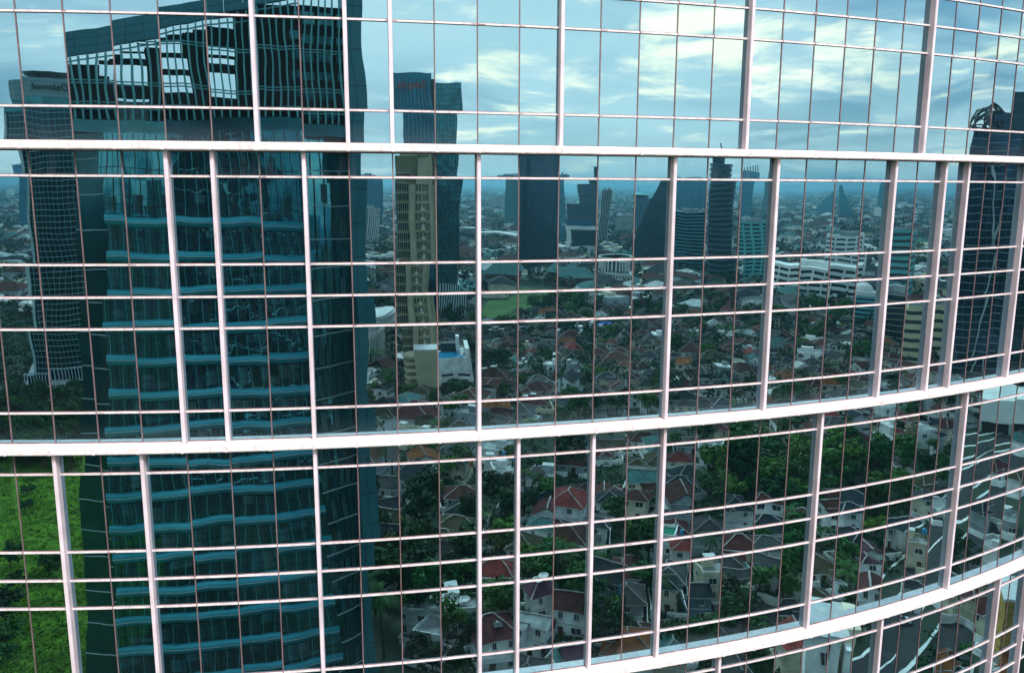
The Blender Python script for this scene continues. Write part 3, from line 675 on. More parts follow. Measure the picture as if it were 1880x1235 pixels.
b = MB(); b.box(-w0 / 2 + 4, w0 / 2 - .1, -11.5, -.3, h * .3, h * .72, M['g_dark']); b.box(-w0 / 2 + 1, w0 / 2, -11, -1, h * .82, h, M['g_blue']); b.build('glass_front', r_); reserve(r_, w0, 14)
T('blue_slab', 'low bright blue glass block at the foot of the slim blue tower', 'office block', 1030, 1070, 411, 446, 20, M['g_blue'], floor=4, band=M['slab_t'], bh=.4, mull=M['g_navy'], ms=6, mw=.5)
T('banded_block', 'squat grey block with white floor bands between the ribbed tower and domed blue tower', 'office block', 1128, 1163, 398, 436, 20, M['g_dark'], floor=3.8, band=M['slab_w'], bh=1.7, bo=.3)
r_, w_, h_, D_ = T('domed_tower', 'light blue ribbed tower under a shallow round roof, left of the dark wedge tower', 'tower', 1167, 1208, 360, 436, 22, M['g_blue'], gear=False, floor=4.2, band=M['g_navy'], bh=.4, mull=M['line'], ms=3.4, mw=.5, mo=.4)
b = MB(); b.cyl(-2, -11, h_, h_ + 3, w_ * .38, M['dark'], 20, w_ * .46); b.cyl(-2, -11, h_ + 3, h_ + 7, w_ * .46, M['slab_t'], 20, w_ * .1); b.bar((-4, -11, h_ + 6), (-4, -11, h_ + 15), .5, M['dark']); b.build('round_roof', r_)
# wedge tower: two leaning flanks to a ridge
g, rz, w0, D = site(1197, 1254, 500); h = top_at(1226, 303, D)
r_ = thing('wedge_tower', 'dark wedge shaped tower whose sides lean in to a ridge, behind a white fin', 'office tower', g, rz)
tower_parts(r_, rect(w0, 24), 0, h, M['g_dark'], floor=3.5, band=M['slab_d'], bh=.35, bo=.12, mull=M['slab_d'], ms=3, mw=.2, taper=lambda t: (1 if t < .3 else 1 - .88 * (t - .3) / .7, 1 - .3 * t, 0 if t < .3 else (t - .3) * 3)); reserve(r_, w0, 24)
T('curved_top_tower', 'bright blue tower with a sloping curved top above a long low blue block', 'tower', 1257, 1297, 325, 400, 20, M['g_blue'], floor=4, band=M['g_navy'], bh=.4, mull=M['slab_t'], ms=5, mw=.6)
T('low_blue_block', 'long low blue office block with pale floor bands in front of the curved top tower', 'office block', 1250, 1298, 394, 505, 24, M['g_navy'], floor=4, band=M['slab_t'], bh=.8, bo=.3)
r_, w_, h_, D_ = T('banded_tower', 'dark round tower with bold curved floor bands and a thin square head', 'office tower', 1296, 1347, 297, 522, 24, M['g_dark'], foot='oval', gear=False, floor=5.2, band=M['slab_d'], bh=1.7, bo=.8, taper=lambda t: (1 - .08 * abs(t - .75) * 2, 1, 0))
b = MB(); h2, h3 = top_at(1310, 283, D_), top_at(1305, 254, D_); b.box(-w_ * .4, w_ * .1, -18, -6, h_, h2, M['g_navy']); b.box(-w_ * .38, -w_ * .12, -15, -9, h2, h2 + 6, M['dark']); b.bar((-w_ * .3, -12, h2), (-w_ * .3, -12, h3), .8, M['dark']); b.build('head', r_)
r_, w_, h_, D_ = T('spiky_tower', 'blue balconied tower with a raked spiky top beside the dark banded tower', 'apartment tower', 1360, 1387, 318, 405, 18, M['g_blue'], gear=False, floor=3.6, band=M['slab_t'], bh=.9, bo=.5, mull=M['g_navy'], ms=4, mw=.6)
b = MB()
for k in range(7): b.box(-w_ / 2 + k * w_ / 7, -w_ / 2 + k * w_ / 7 + 1.5, -14, -1, h_, h_ + 3 + k * 2.0, M['slab_d'])
b.build('crown', r_)
T('thin_tower', 'thin pale balconied tower standing just left of a white fin', 'apartment tower', 1402, 1416, 316, 402, 14, M['g_teal'], floor=3.5, band=M['slab'], bh=1.2, bo=.4)
T('grey_block', 'grey green office block with a framed window panel, next to a white fin', 'office block', 1354, 1412, 408, 520, 22, M['g_deep'], floor=4.2, band=M['slab_t'], bh=2.2, bo=.25, mull=M['slab_t'], ms=9, mw=2.2, mo=.3)
# leaning towers far away
for (nm, lab, xl, xr, yt, yb, lean) in (('leaning_tower', 'far tower leaning right to a sharp peak, with a green tint', 1508, 1545, 318, 398, 1), ('pyramid_block', 'far stepped pyramid block joined beside the leaning peak', 1545, 1572, 342, 402, -1), ('raked_tower', 'far raked tower rising right to a point beside a white fin', 1600, 1628, 303, 400, 1)):
    g, rz, w0, D = site(xl, xr, yb); h = top_at((xl + xr) / 2, yt, D); r_ = thing(nm, lab, 'tower', g, rz)
    tower_parts(r_, rect(w0, 24), 0, h, M['g_blue'], floor=4.5, band=M['slab_t'], bh=.8, bo=.2, mull=M['slab_t'], ms=6, mw=.5, taper=lambda t, l=lean, w0=w0: (1 - .8 * t, 1, l * .4 * w0 * t)); reserve(r_, w0, 24)
# hotel complex
T('white_slab', 'tall white office slab with dark strip windows and a rounded cut-out at its corner', 'office block', 1508, 1578, 432, 534, 18, M['g_dark'], floor=4.6, band=M['slab_w'], bh=2.8, bo=.25, mull=M['slab_w'], ms=11, mw=2, mo=.26)
g, rz, w0, D = site(1418, 1600, 560); h = top_at(1500, 490, D)
r_ = thing('curved_hotel', 'long white curved hotel with stacked balcony bands below the white office slab', 'hotel', g, rz + R(8))
arc = [(-w0 / 2 + w0 * k / 16, -.0011 * (k - 8) ** 2 * w0 * 1.6 + 3) for k in range(17)]; bk = [(x, y - 14) for x, y in reversed(arc)]
b = MB()
for k in range(16): b.prism([arc[k], arc[k + 1], (arc[k + 1][0], arc[k + 1][1] - 14), (arc[k][0], arc[k][1] - 14)][::-1], 0, h, M['g_dark'])
b.build('glass_body', r_); b = MB()
for fl in range(int(h / 3.5) + 1):
    z = fl * h / int(h / 3.5)
    for k in range(16):
        P = [(arc[k][0], arc[k][1] + .8), (arc[k + 1][0], arc[k + 1][1] + .8), (arc[k + 1][0], arc[k + 1][1] - 14.2), (arc[k][0], arc[k][1] - 14.2)]; b.prism(P[::-1], max(.01, z - 1.5), z + .3, M['slab_w'])
b.build('balcony_bands', r_); b = MB()
for k in range(1, 16): b.box(arc[k][0] - .4, arc[k][0] + .4, arc[k][1] - .2, arc[k][1] + .9, 0, h, M['slab_w'])
b.box(-w0 * .2, w0 * .1, -10, -4, h + .3, h + 3.5, M['slab_w']); b.build('piers', r_); reserve(r_, w0, 22)
r_, w_, h_, D_ = T('domed_block', 'pale blue block with a small white dome on its roof beside the curved hotel', 'building', 1562, 1604, 545, 602, 16, M['g_blue'], gear=False, floor=3.4, band=M['slab_t'], bh=1.4, bo=.2)
b = MB(); b.cyl(0, -8, h_, h_ + 2, w_ * .26, M['slab_w'], 18)
for k in range(5): a0, a1 = k / 5 * math.pi / 2, (k + 1) / 5 * math.pi / 2; b.cyl(0, -8, h_ + 2 + w_ * .16 * math.sin(a0), h_ + 2 + w_ * .16 * math.sin(a1), w_ * .2 * math.cos(a0), M['trim'], 18, max(.05, w_ * .2 * math.cos(a1)))
b.build('dome', r_)
T('teal_banded_block', 'teal green block with black strip windows and a white roof plant, between white fins', 'office block', 1626, 1704, 428, 560, 20, M['dark'], floor=5.6, band=M['slab_t'], bh=3.2, bo=.3, yaw=12)
T('beige_banded_block', 'beige office block with black ribbon windows low between two white fins', 'office block', 1662, 1742, 562, 678, 18, M['dark'], floor=5.0, band=M['slab_b'], bh=3.0, bo=.3, yaw=-8)
T('grey_glass_block', 'dark gridded glass block with a pale parapet behind the beige banded block', 'office block', 1634, 1672, 546, 640, 16, M['g_navy'], floor=3.6, band=M['beige'], bh=.4, mull=M['dark'], ms=2)
# dark towers at the right edge
r_, w_, h_, D_ = T('lattice_domed_tower', 'dark glass tower with slanting braces under an open lattice dome, far right', 'office tower', 1762, 1850, 242, 715, 30, M['g_navy'], gear=False, floor=3.9, band=M['line'], bh=.18, bo=.12, mull=M['slab_d'], ms=3.2, mw=.15)
b = MB(); dx, rx_, ry_, hd = -w_ * .14, w_ * .36, 12.0, 11.5; dome = lambda a, t: (dx + rx_ * math.cos(a) * math.cos(t), -14 + ry_ * math.sin(a) * math.cos(t), h_ + .2 + hd * math.sin(t))
for j in range(18):
    a = 2 * math.pi * j / 18
    for s_ in (-1, 1):
        pts_ = [dome(a + s_ * k * .13, k / 6 * math.pi / 2) for k in range(7)]
        for p, q in zip(pts_, pts_[1:]): b.bar(p, q, .42, M['dark'])
for k in range(0, 6):
    t = k / 6 * math.pi / 2; ring = [dome(2 * math.pi * i / 24, t) for i in range(25)]
    for p, q in zip(ring, ring[1:]): b.bar(p, q, .4, M['dark'])
b.build('lattice_dome', r_)
b = MB(); b.box(-w_ * .3, w_ * .2, -22, -8, h_, h_ + 6, M['g_navy']); b.build('roof_plant', r_)
b = MB()
for x0, x1 in ((-.1, .12), (.16, -.02), (.05, .3)):
    b.bar((w_ * x0, .5, 5), (w_ * x1, .5, h_ - 10), .5, M['slab'])
b.build('braces', r_)
T('black_tower', 'tall black glass tower cut by the right edge of the photo', 'office tower', 1838, 1930, 160, 720, 26, M['g_dark'], floor=3.9, band=M['slab_d'], bh=.4, bo=.12, mull=M['slab_d'], ms=3)
# left distance
T('hazy_tower', 'hazy blue tower far away at the left edge of the reflection', 'tower', 18, 48, 293, 425, 18, M['g_blue'], floor=4, band=M['slab_t'], bh=.7)
T('white_apartment', 'small white balconied apartment block seen beside the teal side fin', 'apartment block', 666, 697, 388, 462, 16, M['g_dark'], floor=3.4, band=M['slab_w'], bh=.8, bo=.3, mull=M['slab_w'], ms=3.2, mw=1.0, mo=.7)
T('blue_backdrop_tower', 'broad blue glass tower behind the small white apartment block', 'tower', 668, 702, 318, 420, 18, M['g_blue'], floor=4, band=M['g_navy'], bh=.4, mull=M['slab_t'], ms=4)
T('hazy_slab', 'pale hazy slab tower just left of the dark rounded tower', 'tower', 940, 958, 318, 420, 14, M['g_teal'], floor=4, band=M['slab_t'], bh=.8)
# low big buildings of the middle ground
def long_roof(nm, lab, xl, xr, yt, yb, depth, wallm, roofm):
    g, rz, w0, D = site(xl, xr, yb); h = top_at((xl + xr) / 2, yt, D); r_ = thing(nm, lab, 'building', g, rz); e = h * .62
    b = MB(); b.box(-w0 / 2, w0 / 2, -depth, 0, 0, e, wallm); b.build('wall', r_)
    b = MB(); b.add([(-w0 / 2 - 1.5, 1.5, e), (w0 / 2 + 1.5, 1.5, e), (w0 / 2 + 1.5, -depth - 1.5, e), (-w0 / 2 - 1.5, -depth - 1.5, e), (-w0 / 2 + 5, -depth / 2, h + 1), (w0 / 2 - 5, -depth / 2, h + 1)], [(3, 2, 1, 0), (0, 1, 5, 4), (1, 2, 5), (2, 3, 4, 5), (3, 0, 4)], roofm); b.build('roof', r_)
    b = MB(); n = max(3, int(w0 / 4))
    for k in range(n):
        x = -w0 / 2 + (k + .5) * w0 / n
        for fl in range(max(1, int(e / 4))): b.box(x - .9, x + .9, -.2, .06, 1.2 + fl * 4, 3.2 + fl * 4, M['pane']); b.box(x - 1.0, x + 1.0, .0, .12, .98 + fl * 4, 1.16 + fl * 4, M['trim'])
    b.build('windows', r_); reserve(r_, w0, depth)
    return r_
long_roof('long_hall', 'long brick school hall under a pale green roof beyond the sports field', 905, 978, 486, 528, 20, M['brick'], M['roof_turquoise'])
long_roof('gabled_hall', 'brick hall with a pale turquoise hipped roof beside the long school hall', 980, 1068, 487, 524, 22, M['brick'], M['roof_turquoise'])
long_roof('terracotta_hall', 'low hall with a faded orange roof left of the beige apartment tower', 664, 712, 474, 492, 22, M['wall_w'], M['roof_orange'])
long_roof('white_hall', 'white two storey hall with a flat turquoise roof beside the blue twin tower', 852, 895, 512, 536, 16, M['wall_w'], M['roof_turquoise'])
long_roof('cream_row', 'row of cream low shops in front of the sports field trees', 1020, 1082, 524, 538, 14, M['wall_c'], M['roof_mossy'])
g, rz, w0, D = site(905, 952, 474); r_ = thing('layered_house', 'white round layered building by the elevated road', 'building', g, rz); h = top_at(928, 458, D)
b = MB()
for k in range(4): b.prism(oval(w0 * (1 - .13 * k), 20 * (1 - .1 * k), 20), k * h / 4 + .01, k * h / 4 + h / 7, M['slab_w']); b.prism(oval(w0 * (.93 - .13 * k), 18 * (1 - .1 * k), 20), k * h / 4 + h / 7, (k + 1) * h / 4, M['g_dark'])
b.build('wall', r_); reserve(r_, w0, 20)
g, rz, w0, D = site(1094, 1158, 528); h = top_at(1126, 478, D); r_ = thing('colonnade_building', 'circular white building with tall columns around dark glass, right of the school halls', 'civic building', g, rz)
b = MB(); b.prism(oval(w0 * .9, 26), 0, h, M['g_dark']); b.build('glass_body', r_); b = MB(); b.prism(oval(w0, 30), h * .82, h, M['slab_w']); b.prism(oval(w0 * 1.02, 31), .01, h * .12, M['slab_w']); b.prism(oval(w0 * .96, 28), h * .4, h * .44, M['slab_w']); b.build('cornice', r_)
b = MB()
for k in range(26):
    a = 2 * math.pi * k / 26; b.cyl(w0 * .485 * math.cos(a), -13 + 14 * math.sin(a), h * .12, h * .83, .7, M['slab_w'], 8)
b.build('columns', r_); reserve(r_, w0, 30)
T('white_pavilion', 'small white cube building with arched windows in front of the circular colonnade', 'building', 1130, 1170, 506, 532, 16, M['g_dark'], floor=5, band=M['slab_w'], bh=2.0, mull=M['slab_w'], ms=3, mw=1.3, mo=.25, gear=False)
# curved white building left of the apartment tower
g, rz, w0, D = site(668, 716, 690); h = top_at(690, 590, D); r_ = thing('rotunda_building', 'white classical building with rounded cornice and tall windows, beside the teal side fin', 'building', g, rz)
cur = [(-w0 / 2 + w0 * k / 12, -26 * (1 - math.cos(k / 12 * math.pi / 2))) for k in range(13)]
cur = [(-w0 / 2 + w0 * math.sin(k / 12 * math.pi / 2), -24 + 24 * math.cos(k / 12 * math.pi / 2)) for k in range(13)]
fp = cur + [(-w0 / 2, -24)]
b = MB(); b.prism(fp[::-1], 0, h, M['wall_w']); b.build('wall', r_); b = MB()
for z, o_ in ((h - 1.5, 1.0), (h - 4, .6), (h * .66, .6)): b.prism(grow(fp, o_)[::-1], z, z + .7, M['trim'])
for k in range(12):
    p, q = Vector((*cur[k], 0)), Vector((*cur[k + 1], 0)); m_ = (p + q) / 2; d_ = (q - p).normalized(); n_ = Vector((-d_.y, d_.x, 0)); 
    b.hexa([m_ - d_ * .25 - n_ * .2, m_ + d_ * .25 - n_ * .2, m_ + d_ * .25 + n_ * .5, m_ - d_ * .25 + n_ * .5] + [v + Vector((0, 0, h * .66)) for v in (m_ - d_ * .25 - n_ * .2, m_ + d_ * .25 - n_ * .2, m_ + d_ * .25 + n_ * .5, m_ - d_ * .25 + n_ * .5)], M['trim'])
b.build('cornice', r_); b = MB()
for k in range(12):
    p, q = Vector((*cur[k], 0)), Vector((*cur[k + 1], 0)); d_ = (q - p); n_ = Vector((-d_.y, d_.x, 0)).normalized()
    for z0, z1 in ((1, h * .6), (h * .72, h - 4.6)):
        a_, c_ = p + d_ * .14, p + d_ * .38; b.hexa([a_ - n_ * .2, c_ - n_ * .2, c_ + n_ * .06, a_ + n_ * .06] + [v + Vector((0, 0, z1 - z0)) for v in (a_ - n_ * .2, c_ - n_ * .2, c_ + n_ * .06, a_ + n_ * .06)], M['pane'])
        for v in range(-8, 0): b.v[v] = (b.v[v][0], b.v[v][1], b.v[v][2] + z0)
b.build('windows', r_); reserve(r_, w0, 24)
# ---------- roads, lawns, courts
def strip(name, pts, wd, z, m, kind='structure', kerb=None):
    b = MB(); L_ = []
    for k, p in enumerate(pts):
        q = pts[min(k + 1, len(pts) - 1)]; o = pts[max(k - 1, 0)]; d = Vector((q[0] - o[0], q[1] - o[1], 0)).normalized(); n = Vector((-d.y, d.x, 0)) * wd / 2
        L_.append((Vector((p[0], p[1], z)) + n, Vector((p[0], p[1], z)) - n, n.normalized()))
    for (a, c_, _), (a2, c2, _) in zip(L_, L_[1:]): b.add([a, c_, c2, a2], [(0, 1, 2, 3)], m)
    o = b.build(name, kind=kind)
    if kerb:
        b = MB()
        for (a, c_, n), (a2, c2, n2) in zip(L_, L_[1:]):
            for s_, e, f, nn, n3 in ((1, a, a2, n, n2), (-1, c_, c2, n, n2)):
                P = [e, e + nn * s_ * .5, f + n3 * s_ * .5, f]; b.hexa([p - Vector((0, 0, z)) for p in P] + [p + Vector((0, 0, .14)) for p in P], kerb)
        b.build('kerb', kind='structure')
    return o
def patch(name, pix, z, m, kind='structure'):
    b = MB(); P = [ground(*p) for p in pix]; b.add([(p.x, p.y, z) for p in P], [tuple(range(len(P)))], m); return b.build(name, kind=kind)
b = MB(); b.add([(-190, 20, .004), (-34, 20, .004), (-42, -60, .004), (-44, -190, .004), (-190, -215, .004)], [(0, 1, 2, 3, 4)], M['lawn']); b.build('lawn', kind='structure')
fld = [(882, 590), (905, 552), (962, 536), (1010, 536), (985, 556), (950, 590)]
patch('sports_field', fld, .012, M['pitch'])
for p in fld: q = ground(*p); TAKEN.append((q.x, q.y, 10))
q = ground(930, 565); TAKEN.append((q.x, q.y, 34)); q = ground(965, 548); TAKEN.append((q.x, q.y, 22)); q = ground(905, 575); TAKEN.append((q.x, q.y, 20))
AV = [(112, 300), (112, 150), (113, 60), (112, 22), (106, -8), (100, -30)]
AV = [ground(px, py) for px, py in ((1880, 760), (1800, 830), (1760, 900), (1715, 985), (1655, 1130), (1610, 1235))]
AV = [(p.x, p.y) for p in AV]
AV = [(AV[0][0] + 300, AV[0][1] + 260)] + AV + [(AV[-1][0] - 25, AV[-1][1] - 10)]
strip('avenue', AV, 11, .010, M['asphalt'], kerb=M['paint'])
for p, q in zip(AV, AV[1:]):
    n = max(1, int(math.hypot(q[0] - p[0], q[1] - p[1]) / 8))
    for k in range(n + 1): TAKEN.append((p[0] + (q[0] - p[0]) * k / n, p[1] + (q[1] - p[1]) * k / n, 9))
strip('lane_marking', AV, .25, .016, M['paint'])
def offs(P, o):
    out = []
    for k, p in enumerate(P):
        q, r = P[min(k + 1, len(P) - 1)], P[max(k - 1, 0)]; d = Vector((q[0] - r[0], q[1] - r[1], 0)).normalized(); out.append((p[0] - d.y * o, p[1] + d.x * o))
    return out
strip('service_road', offs(AV, 13), 6, .009, M['asphalt'], kerb=M['slab_w']); strip('forecourt', offs(AV, -17), 16, .007, M['asphalt'], kerb=M['slab_w'])
for o_ in (13, -17):
    for p in offs(AV[1:], o_): TAKEN.append((p[0], p[1], 7 if o_ < 0 else 4))
lanes = [[(672, 800), (735, 870), (760, 1000)], [(880, 815), (1000, 805), (1120, 800), (1225, 790)], [(1160, 940), (1150, 1010), (1130, 1060)], [(1240, 730), (1390, 745), (1550, 700)], [(880, 690), (1000, 700), (1210, 700)], [(1480, 1090), (1420, 1130), (1290, 1180)]]
for ln in lanes:
    P = [ground(*p) for p in ln]; P = [(p.x, p.y) for p in P]; strip('lane', P, 4.5, .008, M['asphalt'])
    for p, q in zip(P, P[1:]):
        n = max(1, int(math.hypot(q[0] - p[0], q[1] - p[1]) / 5))
        for k in range(n + 1): TAKEN.append((p[0] + (q[0] - p[0]) * k / n, p[1] + (q[1] - p[1]) * k / n, 3.2))
# elevated road on piers
P = [ground(px, py) for px, py in ((850, 436), (905, 443), (955, 456), (1010, 464), (1070, 470))]
er = thing('elevated_road', 'pale elevated road curving behind the layered white building', 'flyover', P[2]); b = MB(); c_ = P[2]
for p, q in zip(P, P[1:]):
    d_ = (q - p).normalized(); n_ = Vector((-d_.y, d_.x, 0)) * 7; up_ = Vector((0, 0, 9)); Q = [p - n_ - c_, p + n_ - c_, q + n_ - c_, q - n_ - c_]; b.hexa([v + up_ for v in Q] + [v + up_ + Vector((0, 0, 1.6)) for v in Q], M['slab_w'])
b.build('deck', er); b = MB()
for p, q in zip(P, P[1:]):
    for k in range(4): v = p + (q - p) * (k / 4) - c_; b.cyl(v.x, v.y, 0, 8.99, 1.3, M['slab'], 8)
b.build('piers', er)

# ---------- houses
def win_mesh(w_, h_):
    b = MB(); t = .09
    for x0, x1, z0, z1 in ((-w_ / 2, w_ / 2, 0, t), (-w_ / 2, w_ / 2, h_ - t, h_), (-w_ / 2, -w_ / 2 + t, t, h_ - t), (w_ / 2 - t, w_ / 2, t, h_ - t), (-t / 2, t / 2, t, h_ - t)): b.box(x0, x1, -.05, .09, z0, z1, M['trim'])
    b.box(-w_ / 2 + .02, w_ / 2 - .02, -.08, .03, .02, h_ - .02, M['pane']); b.box(-w_ / 2 - .1, w_ / 2 + .1, -.05, .2, -.1, -.002, M['trim']); return b.mesh('window')
WIN = [win_mesh(1.3, 1.4), win_mesh(2.0, 1.5), win_mesh(1.0, 1.9)]
b = MB(); b.box(-.55, .55, -.05, .06, 0, 2.1, M['door']); b.box(-.65, -.56, -.05, .1, 0, 2.2, M['trim']); b.box(.56, .65, -.05, .1, 0, 2.2, M['trim']); b.box(-.56, .56, -.05, .1, 2.11, 2.2, M['trim']); b.box(.38, .44, .06, .12, 1.0, 1.1, M['metal']); DOOR = b.mesh('door')
def tank(m):
    b = MB()
    for x in (-.5, .5):
        for y in (-.5, .5): b.bar((x, y, 0), (x, y, 1.4), .1, M['dark'])
    b.box(-.65, .65, -.65, .65, 1.4, 1.5, M['dark']); b.cyl(0, 0, 1.5, 2.7, .6, m, 14); b.cyl(0, 0, 2.7, 3.0, .6, m, 14, .22); return b.mesh('water_tank')
TANK = [tank(M['tank_b']), tank(M['tank_o']), tank(M['metal'])]
def dish_mesh():
    b = MB(); b.bar((0, 0, 0), (0, 0, 1.0), .12, M['dark']); n = 16; rg_ = [(0, 0, .92)]; vs = []; fs = []
    for k in range(4):
        r = 1.3 * k / 3
        for j in range(n): a = 2 * math.pi * j / n; vs.append((r * math.cos(a), r * math.sin(a) * .95 + .1 * r, 1.0 + .28 * r * r - .12 * r * math.sin(a)))
    for k in range(3):
        for j in range(n): fs.append((k * n + j, k * n + (j + 1) % n, (k + 1) * n + (j + 1) % n, (k + 1) * n + j))
    b.add(vs, fs, M['wall_w']); b.bar((0, 1.0, 1.3), (0, .1, 2.1), .06, M['dark']); b.bar((.9, -.6, 1.3), (0, .1, 2.1), .06, M['dark']); b.bar((-.9, -.6, 1.3), (0, .1, 2.1), .06, M['dark']); return b.mesh('satellite_dish')
DISH = dish_mesh()
b = MB(); b.hexa([(-1, 0, 0), (1, 0, 0), (1, 1.3, 0), (-1, 1.3, 0), (-1, 0, .75), (1, 0, .75), (1, 1.3, .12), (-1, 1.3, .12)], M['dark']); b.cyl(0, 0, .3, .7, .3, M['metal'], 10); SOLAR = b.mesh('solar_heater')
M['ridge'] = mat('ridge_cap', (.30, .27, .26), .8, var=.5, scale=.5, rand=.5)
def gable_or_hip(b, w_, d_, z, rise, kind, m, ov=.7, x=0.0, y=0.0, trim=True):
    a, c_ = w_ / 2 + ov, d_ / 2 + ov; t = .18; P = [(-a, -c_), (a, -c_), (a, c_), (-a, c_)]
    if kind == 'hip':
        if w_ >= d_: r = [(-(a - c_ * .95), 0), (a - c_ * .95, 0)]
        else: r = [(0, -(c_ - a * .95)), (0, c_ - a * .95)]
    else: r = [(-a, 0), (a, 0)] if w_ >= d_ else [(0, -c_), (0, c_)]
    for zo, flip in ((0, False), (t, False)):
        vs = [(x + p[0], y + p[1], z - .28 + zo) for p in P] + [(x + p[0], y + p[1], z + rise + zo) for p in r]
        fs = [(0, 1, 5, 4), (2, 3, 4, 5), (1, 2, 5), (3, 0, 4)] if w_ >= d_ else [(1, 2, 5, 4), (3, 0, 4, 5), (0, 1, 4), (2, 3, 5)]
        if kind != 'hip': fs = fs[:2]
        b.add(vs, fs, m)
    lo = [(x + p[0], y + p[1], z - .28) for p in P]; hi = [(v[0], v[1], v[2] + t) for v in lo]
    b.add(lo + hi, [(k, (k + 1) % 4, 4 + (k + 1) % 4, 4 + k) for k in range(4)], M['trim'] if trim else m)
    R3 = [Vector((x + p[0], y + p[1], z + rise + t)) for p in r]
    cap = M['ridge'] if trim else m
    b.bar(R3[0] + Vector((0, 0, .03)), R3[1] + Vector((0, 0, .03)), .3, cap)
    if kind == 'hip':
        H = [Vector(v) for v in hi]; pr = ((0, 0), (3, 0), (1, 1), (2, 1)) if w_ >= d_ else ((0, 0), (1, 0), (2, 1), (3, 1))
        for k, e in pr: b.bar(H[k], R3[e], .24, cap)
HN = [0]; HS = .68
hw_ = lambda q: q.uniform(1.0, 2.6)
def house(pos, rz, w_, d_, st, rk, roofc, wallc, label, group=None, rg_=None, extra=()):
    rg_ = rg_ or rng; HN[0] += 1; w_, d_ = w_ / HS, d_ / HS; h = 3.1 * st; wm = M['wall_' + wallc]; t = thing('house', label, 'house', pos, rz, group); t.scale = (HS, HS, HS)
    b = MB(); b.box(-w_ / 2, w_ / 2, -d_ / 2, d_ / 2, 0, h, wm); b.box(-w_ / 2 - .05, w_ / 2 + .05, -d_ / 2 - .05, d_ / 2 + .05, 0, .5, M['concrete'])
    ell = rk != 'flat' and rg_.random() < .55; side = rg_.choice((-1, 1)); ew, ed = w_ * rg_.uniform(.38, .55), d_ * rg_.uniform(.3, .5); ex = side * (w_ / 2 - ew / 2 + .3); eh = 3.1 * max(1, st - rg_.choice((0, 1)))
    if ell: b.box(ex - ew / 2, ex + ew / 2, d_ / 2, d_ / 2 + ed, 0, eh, wm)
    rise = min(w_, d_) * rg_.uniform(.24, .34)
    if rk == 'gable':
        if w_ >= d_:
            for sx_ in (-1, 1): b.add([(sx_ * w_ / 2, -d_ / 2, h), (sx_ * w_ / 2, d_ / 2, h), (sx_ * w_ / 2, 0, h + rise * .97)], [(0, 1, 2)], wm)
        else:
            for sy_ in (-1, 1): b.add([(-w_ / 2, sy_ * d_ / 2, h), (w_ / 2, sy_ * d_ / 2, h), (0, sy_ * d_ / 2, h + rise * .97)], [(0, 1, 2)], wm)
    if rk == 'flat':
        for x0, x1, y0, y1 in ((-w_ / 2 - .1, w_ / 2 + .1, d_ / 2 - .15, d_ / 2 + .1), (-w_ / 2 - .1, w_ / 2 + .1, -d_ / 2 - .1, -d_ / 2 + .15), (-w_ / 2 - .1, -w_ / 2 + .15, -d_ / 2 + .15, d_ / 2 - .15), (w_ / 2 - .15, w_ / 2 + .1, -d_ / 2 + .15, d_ / 2 - .15)): b.box(x0, x1, y0, y1, h + .002, h + .9, wm)
    if st > 1: b.box(-w_ / 2 - .12, w_ / 2 + .12, -d_ / 2 - .12, d_ / 2 + .12, 2.95, 3.12, M['trim'])
    b.build('wall', t)
    b = MB()
    if rk == 'flat':
        b.box(-w_ / 2 + .15, w_ / 2 - .15, -d_ / 2 + .15, d_ / 2 - .15, h, h + .06, M['roof_' + roofc] if roofc in ('white', 'turquoise') else M['court'] if roofc == 'court' else M['concrete'])
        if roofc != 'court': b.box(-w_ * .35, -w_ * .05, -d_ * .4, -d_ * .1, h + .06, h + 2.3, wm); b.box(-w_ * .37, -w_ * .03, -d_ * .42, -d_ * .08, h + 2.3, h + 2.45, M['trim'])
    else:
        gable_or_hip(b, w_, d_, h, rise, rk, M['roof_' + roofc])
        if ell: gable_or_hip(b, ew, ed + 1.2, eh, min(ew, ed) * .3, 'gable' if rg_.random() < .4 else 'hip', M['roof_' + roofc], .55, ex, d_ / 2 + ed / 2 - .3)
    rf = b.build('roof', t)
    b = MB(); gx, gy0, gy1 = w_ / 2 + hw_(rg_), -d_ / 2 - 1.2, d_ / 2 + 3.6 + (ed if ell else 0); gw = wm if rg_.random() < .6 else M['wall_w']; gh = rg_.uniform(1.5, 2.4)
    b.box(-gx, -gx + .18, gy0, gy1, 0, gh, gw); b.box(gx - .18, gx, gy0, gy1, 0, gh, gw); b.box(-gx + .18, gx - .18, gy0, gy0 + .18, 0, gh, gw); b.box(-gx + .18, -1.4, gy1 - .18, gy1, 0, gh, gw); b.box(1.4, gx - .18, gy1 - .18, gy1, 0, gh, gw)
    b.build('garden_wall', t)
    if rg_.random() < .6:       # lean-to with a pale sheet roof
        b = MB(); q = rg_.choice((-1, 1)); x0 = q * (w_ / 2 + .05); x1 = q * (gx - .25); y0, y1 = -d_ * rg_.uniform(.3, .48), d_ * rg_.uniform(-.05, .3)
        if abs(x1 - x0) > .8:
            lo, hi = min(x0, x1), max(x0, x1); za, zb = (2.3, 2.9) if q < 0 else (2.9, 2.3)
            b.hexa([(lo, y0, za), (hi, y0, zb), (hi, y1, zb), (lo, y1, za), (lo, y0, za + .09), (hi, y0, zb + .09), (hi, y1, zb + .09), (lo, y1, za + .09)], M['roof_white'] if rg_.random() < .7 else M['roof_turquoise'])
            for y in (y0 + .1, y1 - .1): b.bar((x1 - q * .1, y, 0), (x1 - q * .1, y, 2.3), .1, M['dark'])
            b.build('lean_to', t)
    yf = d_ / 2
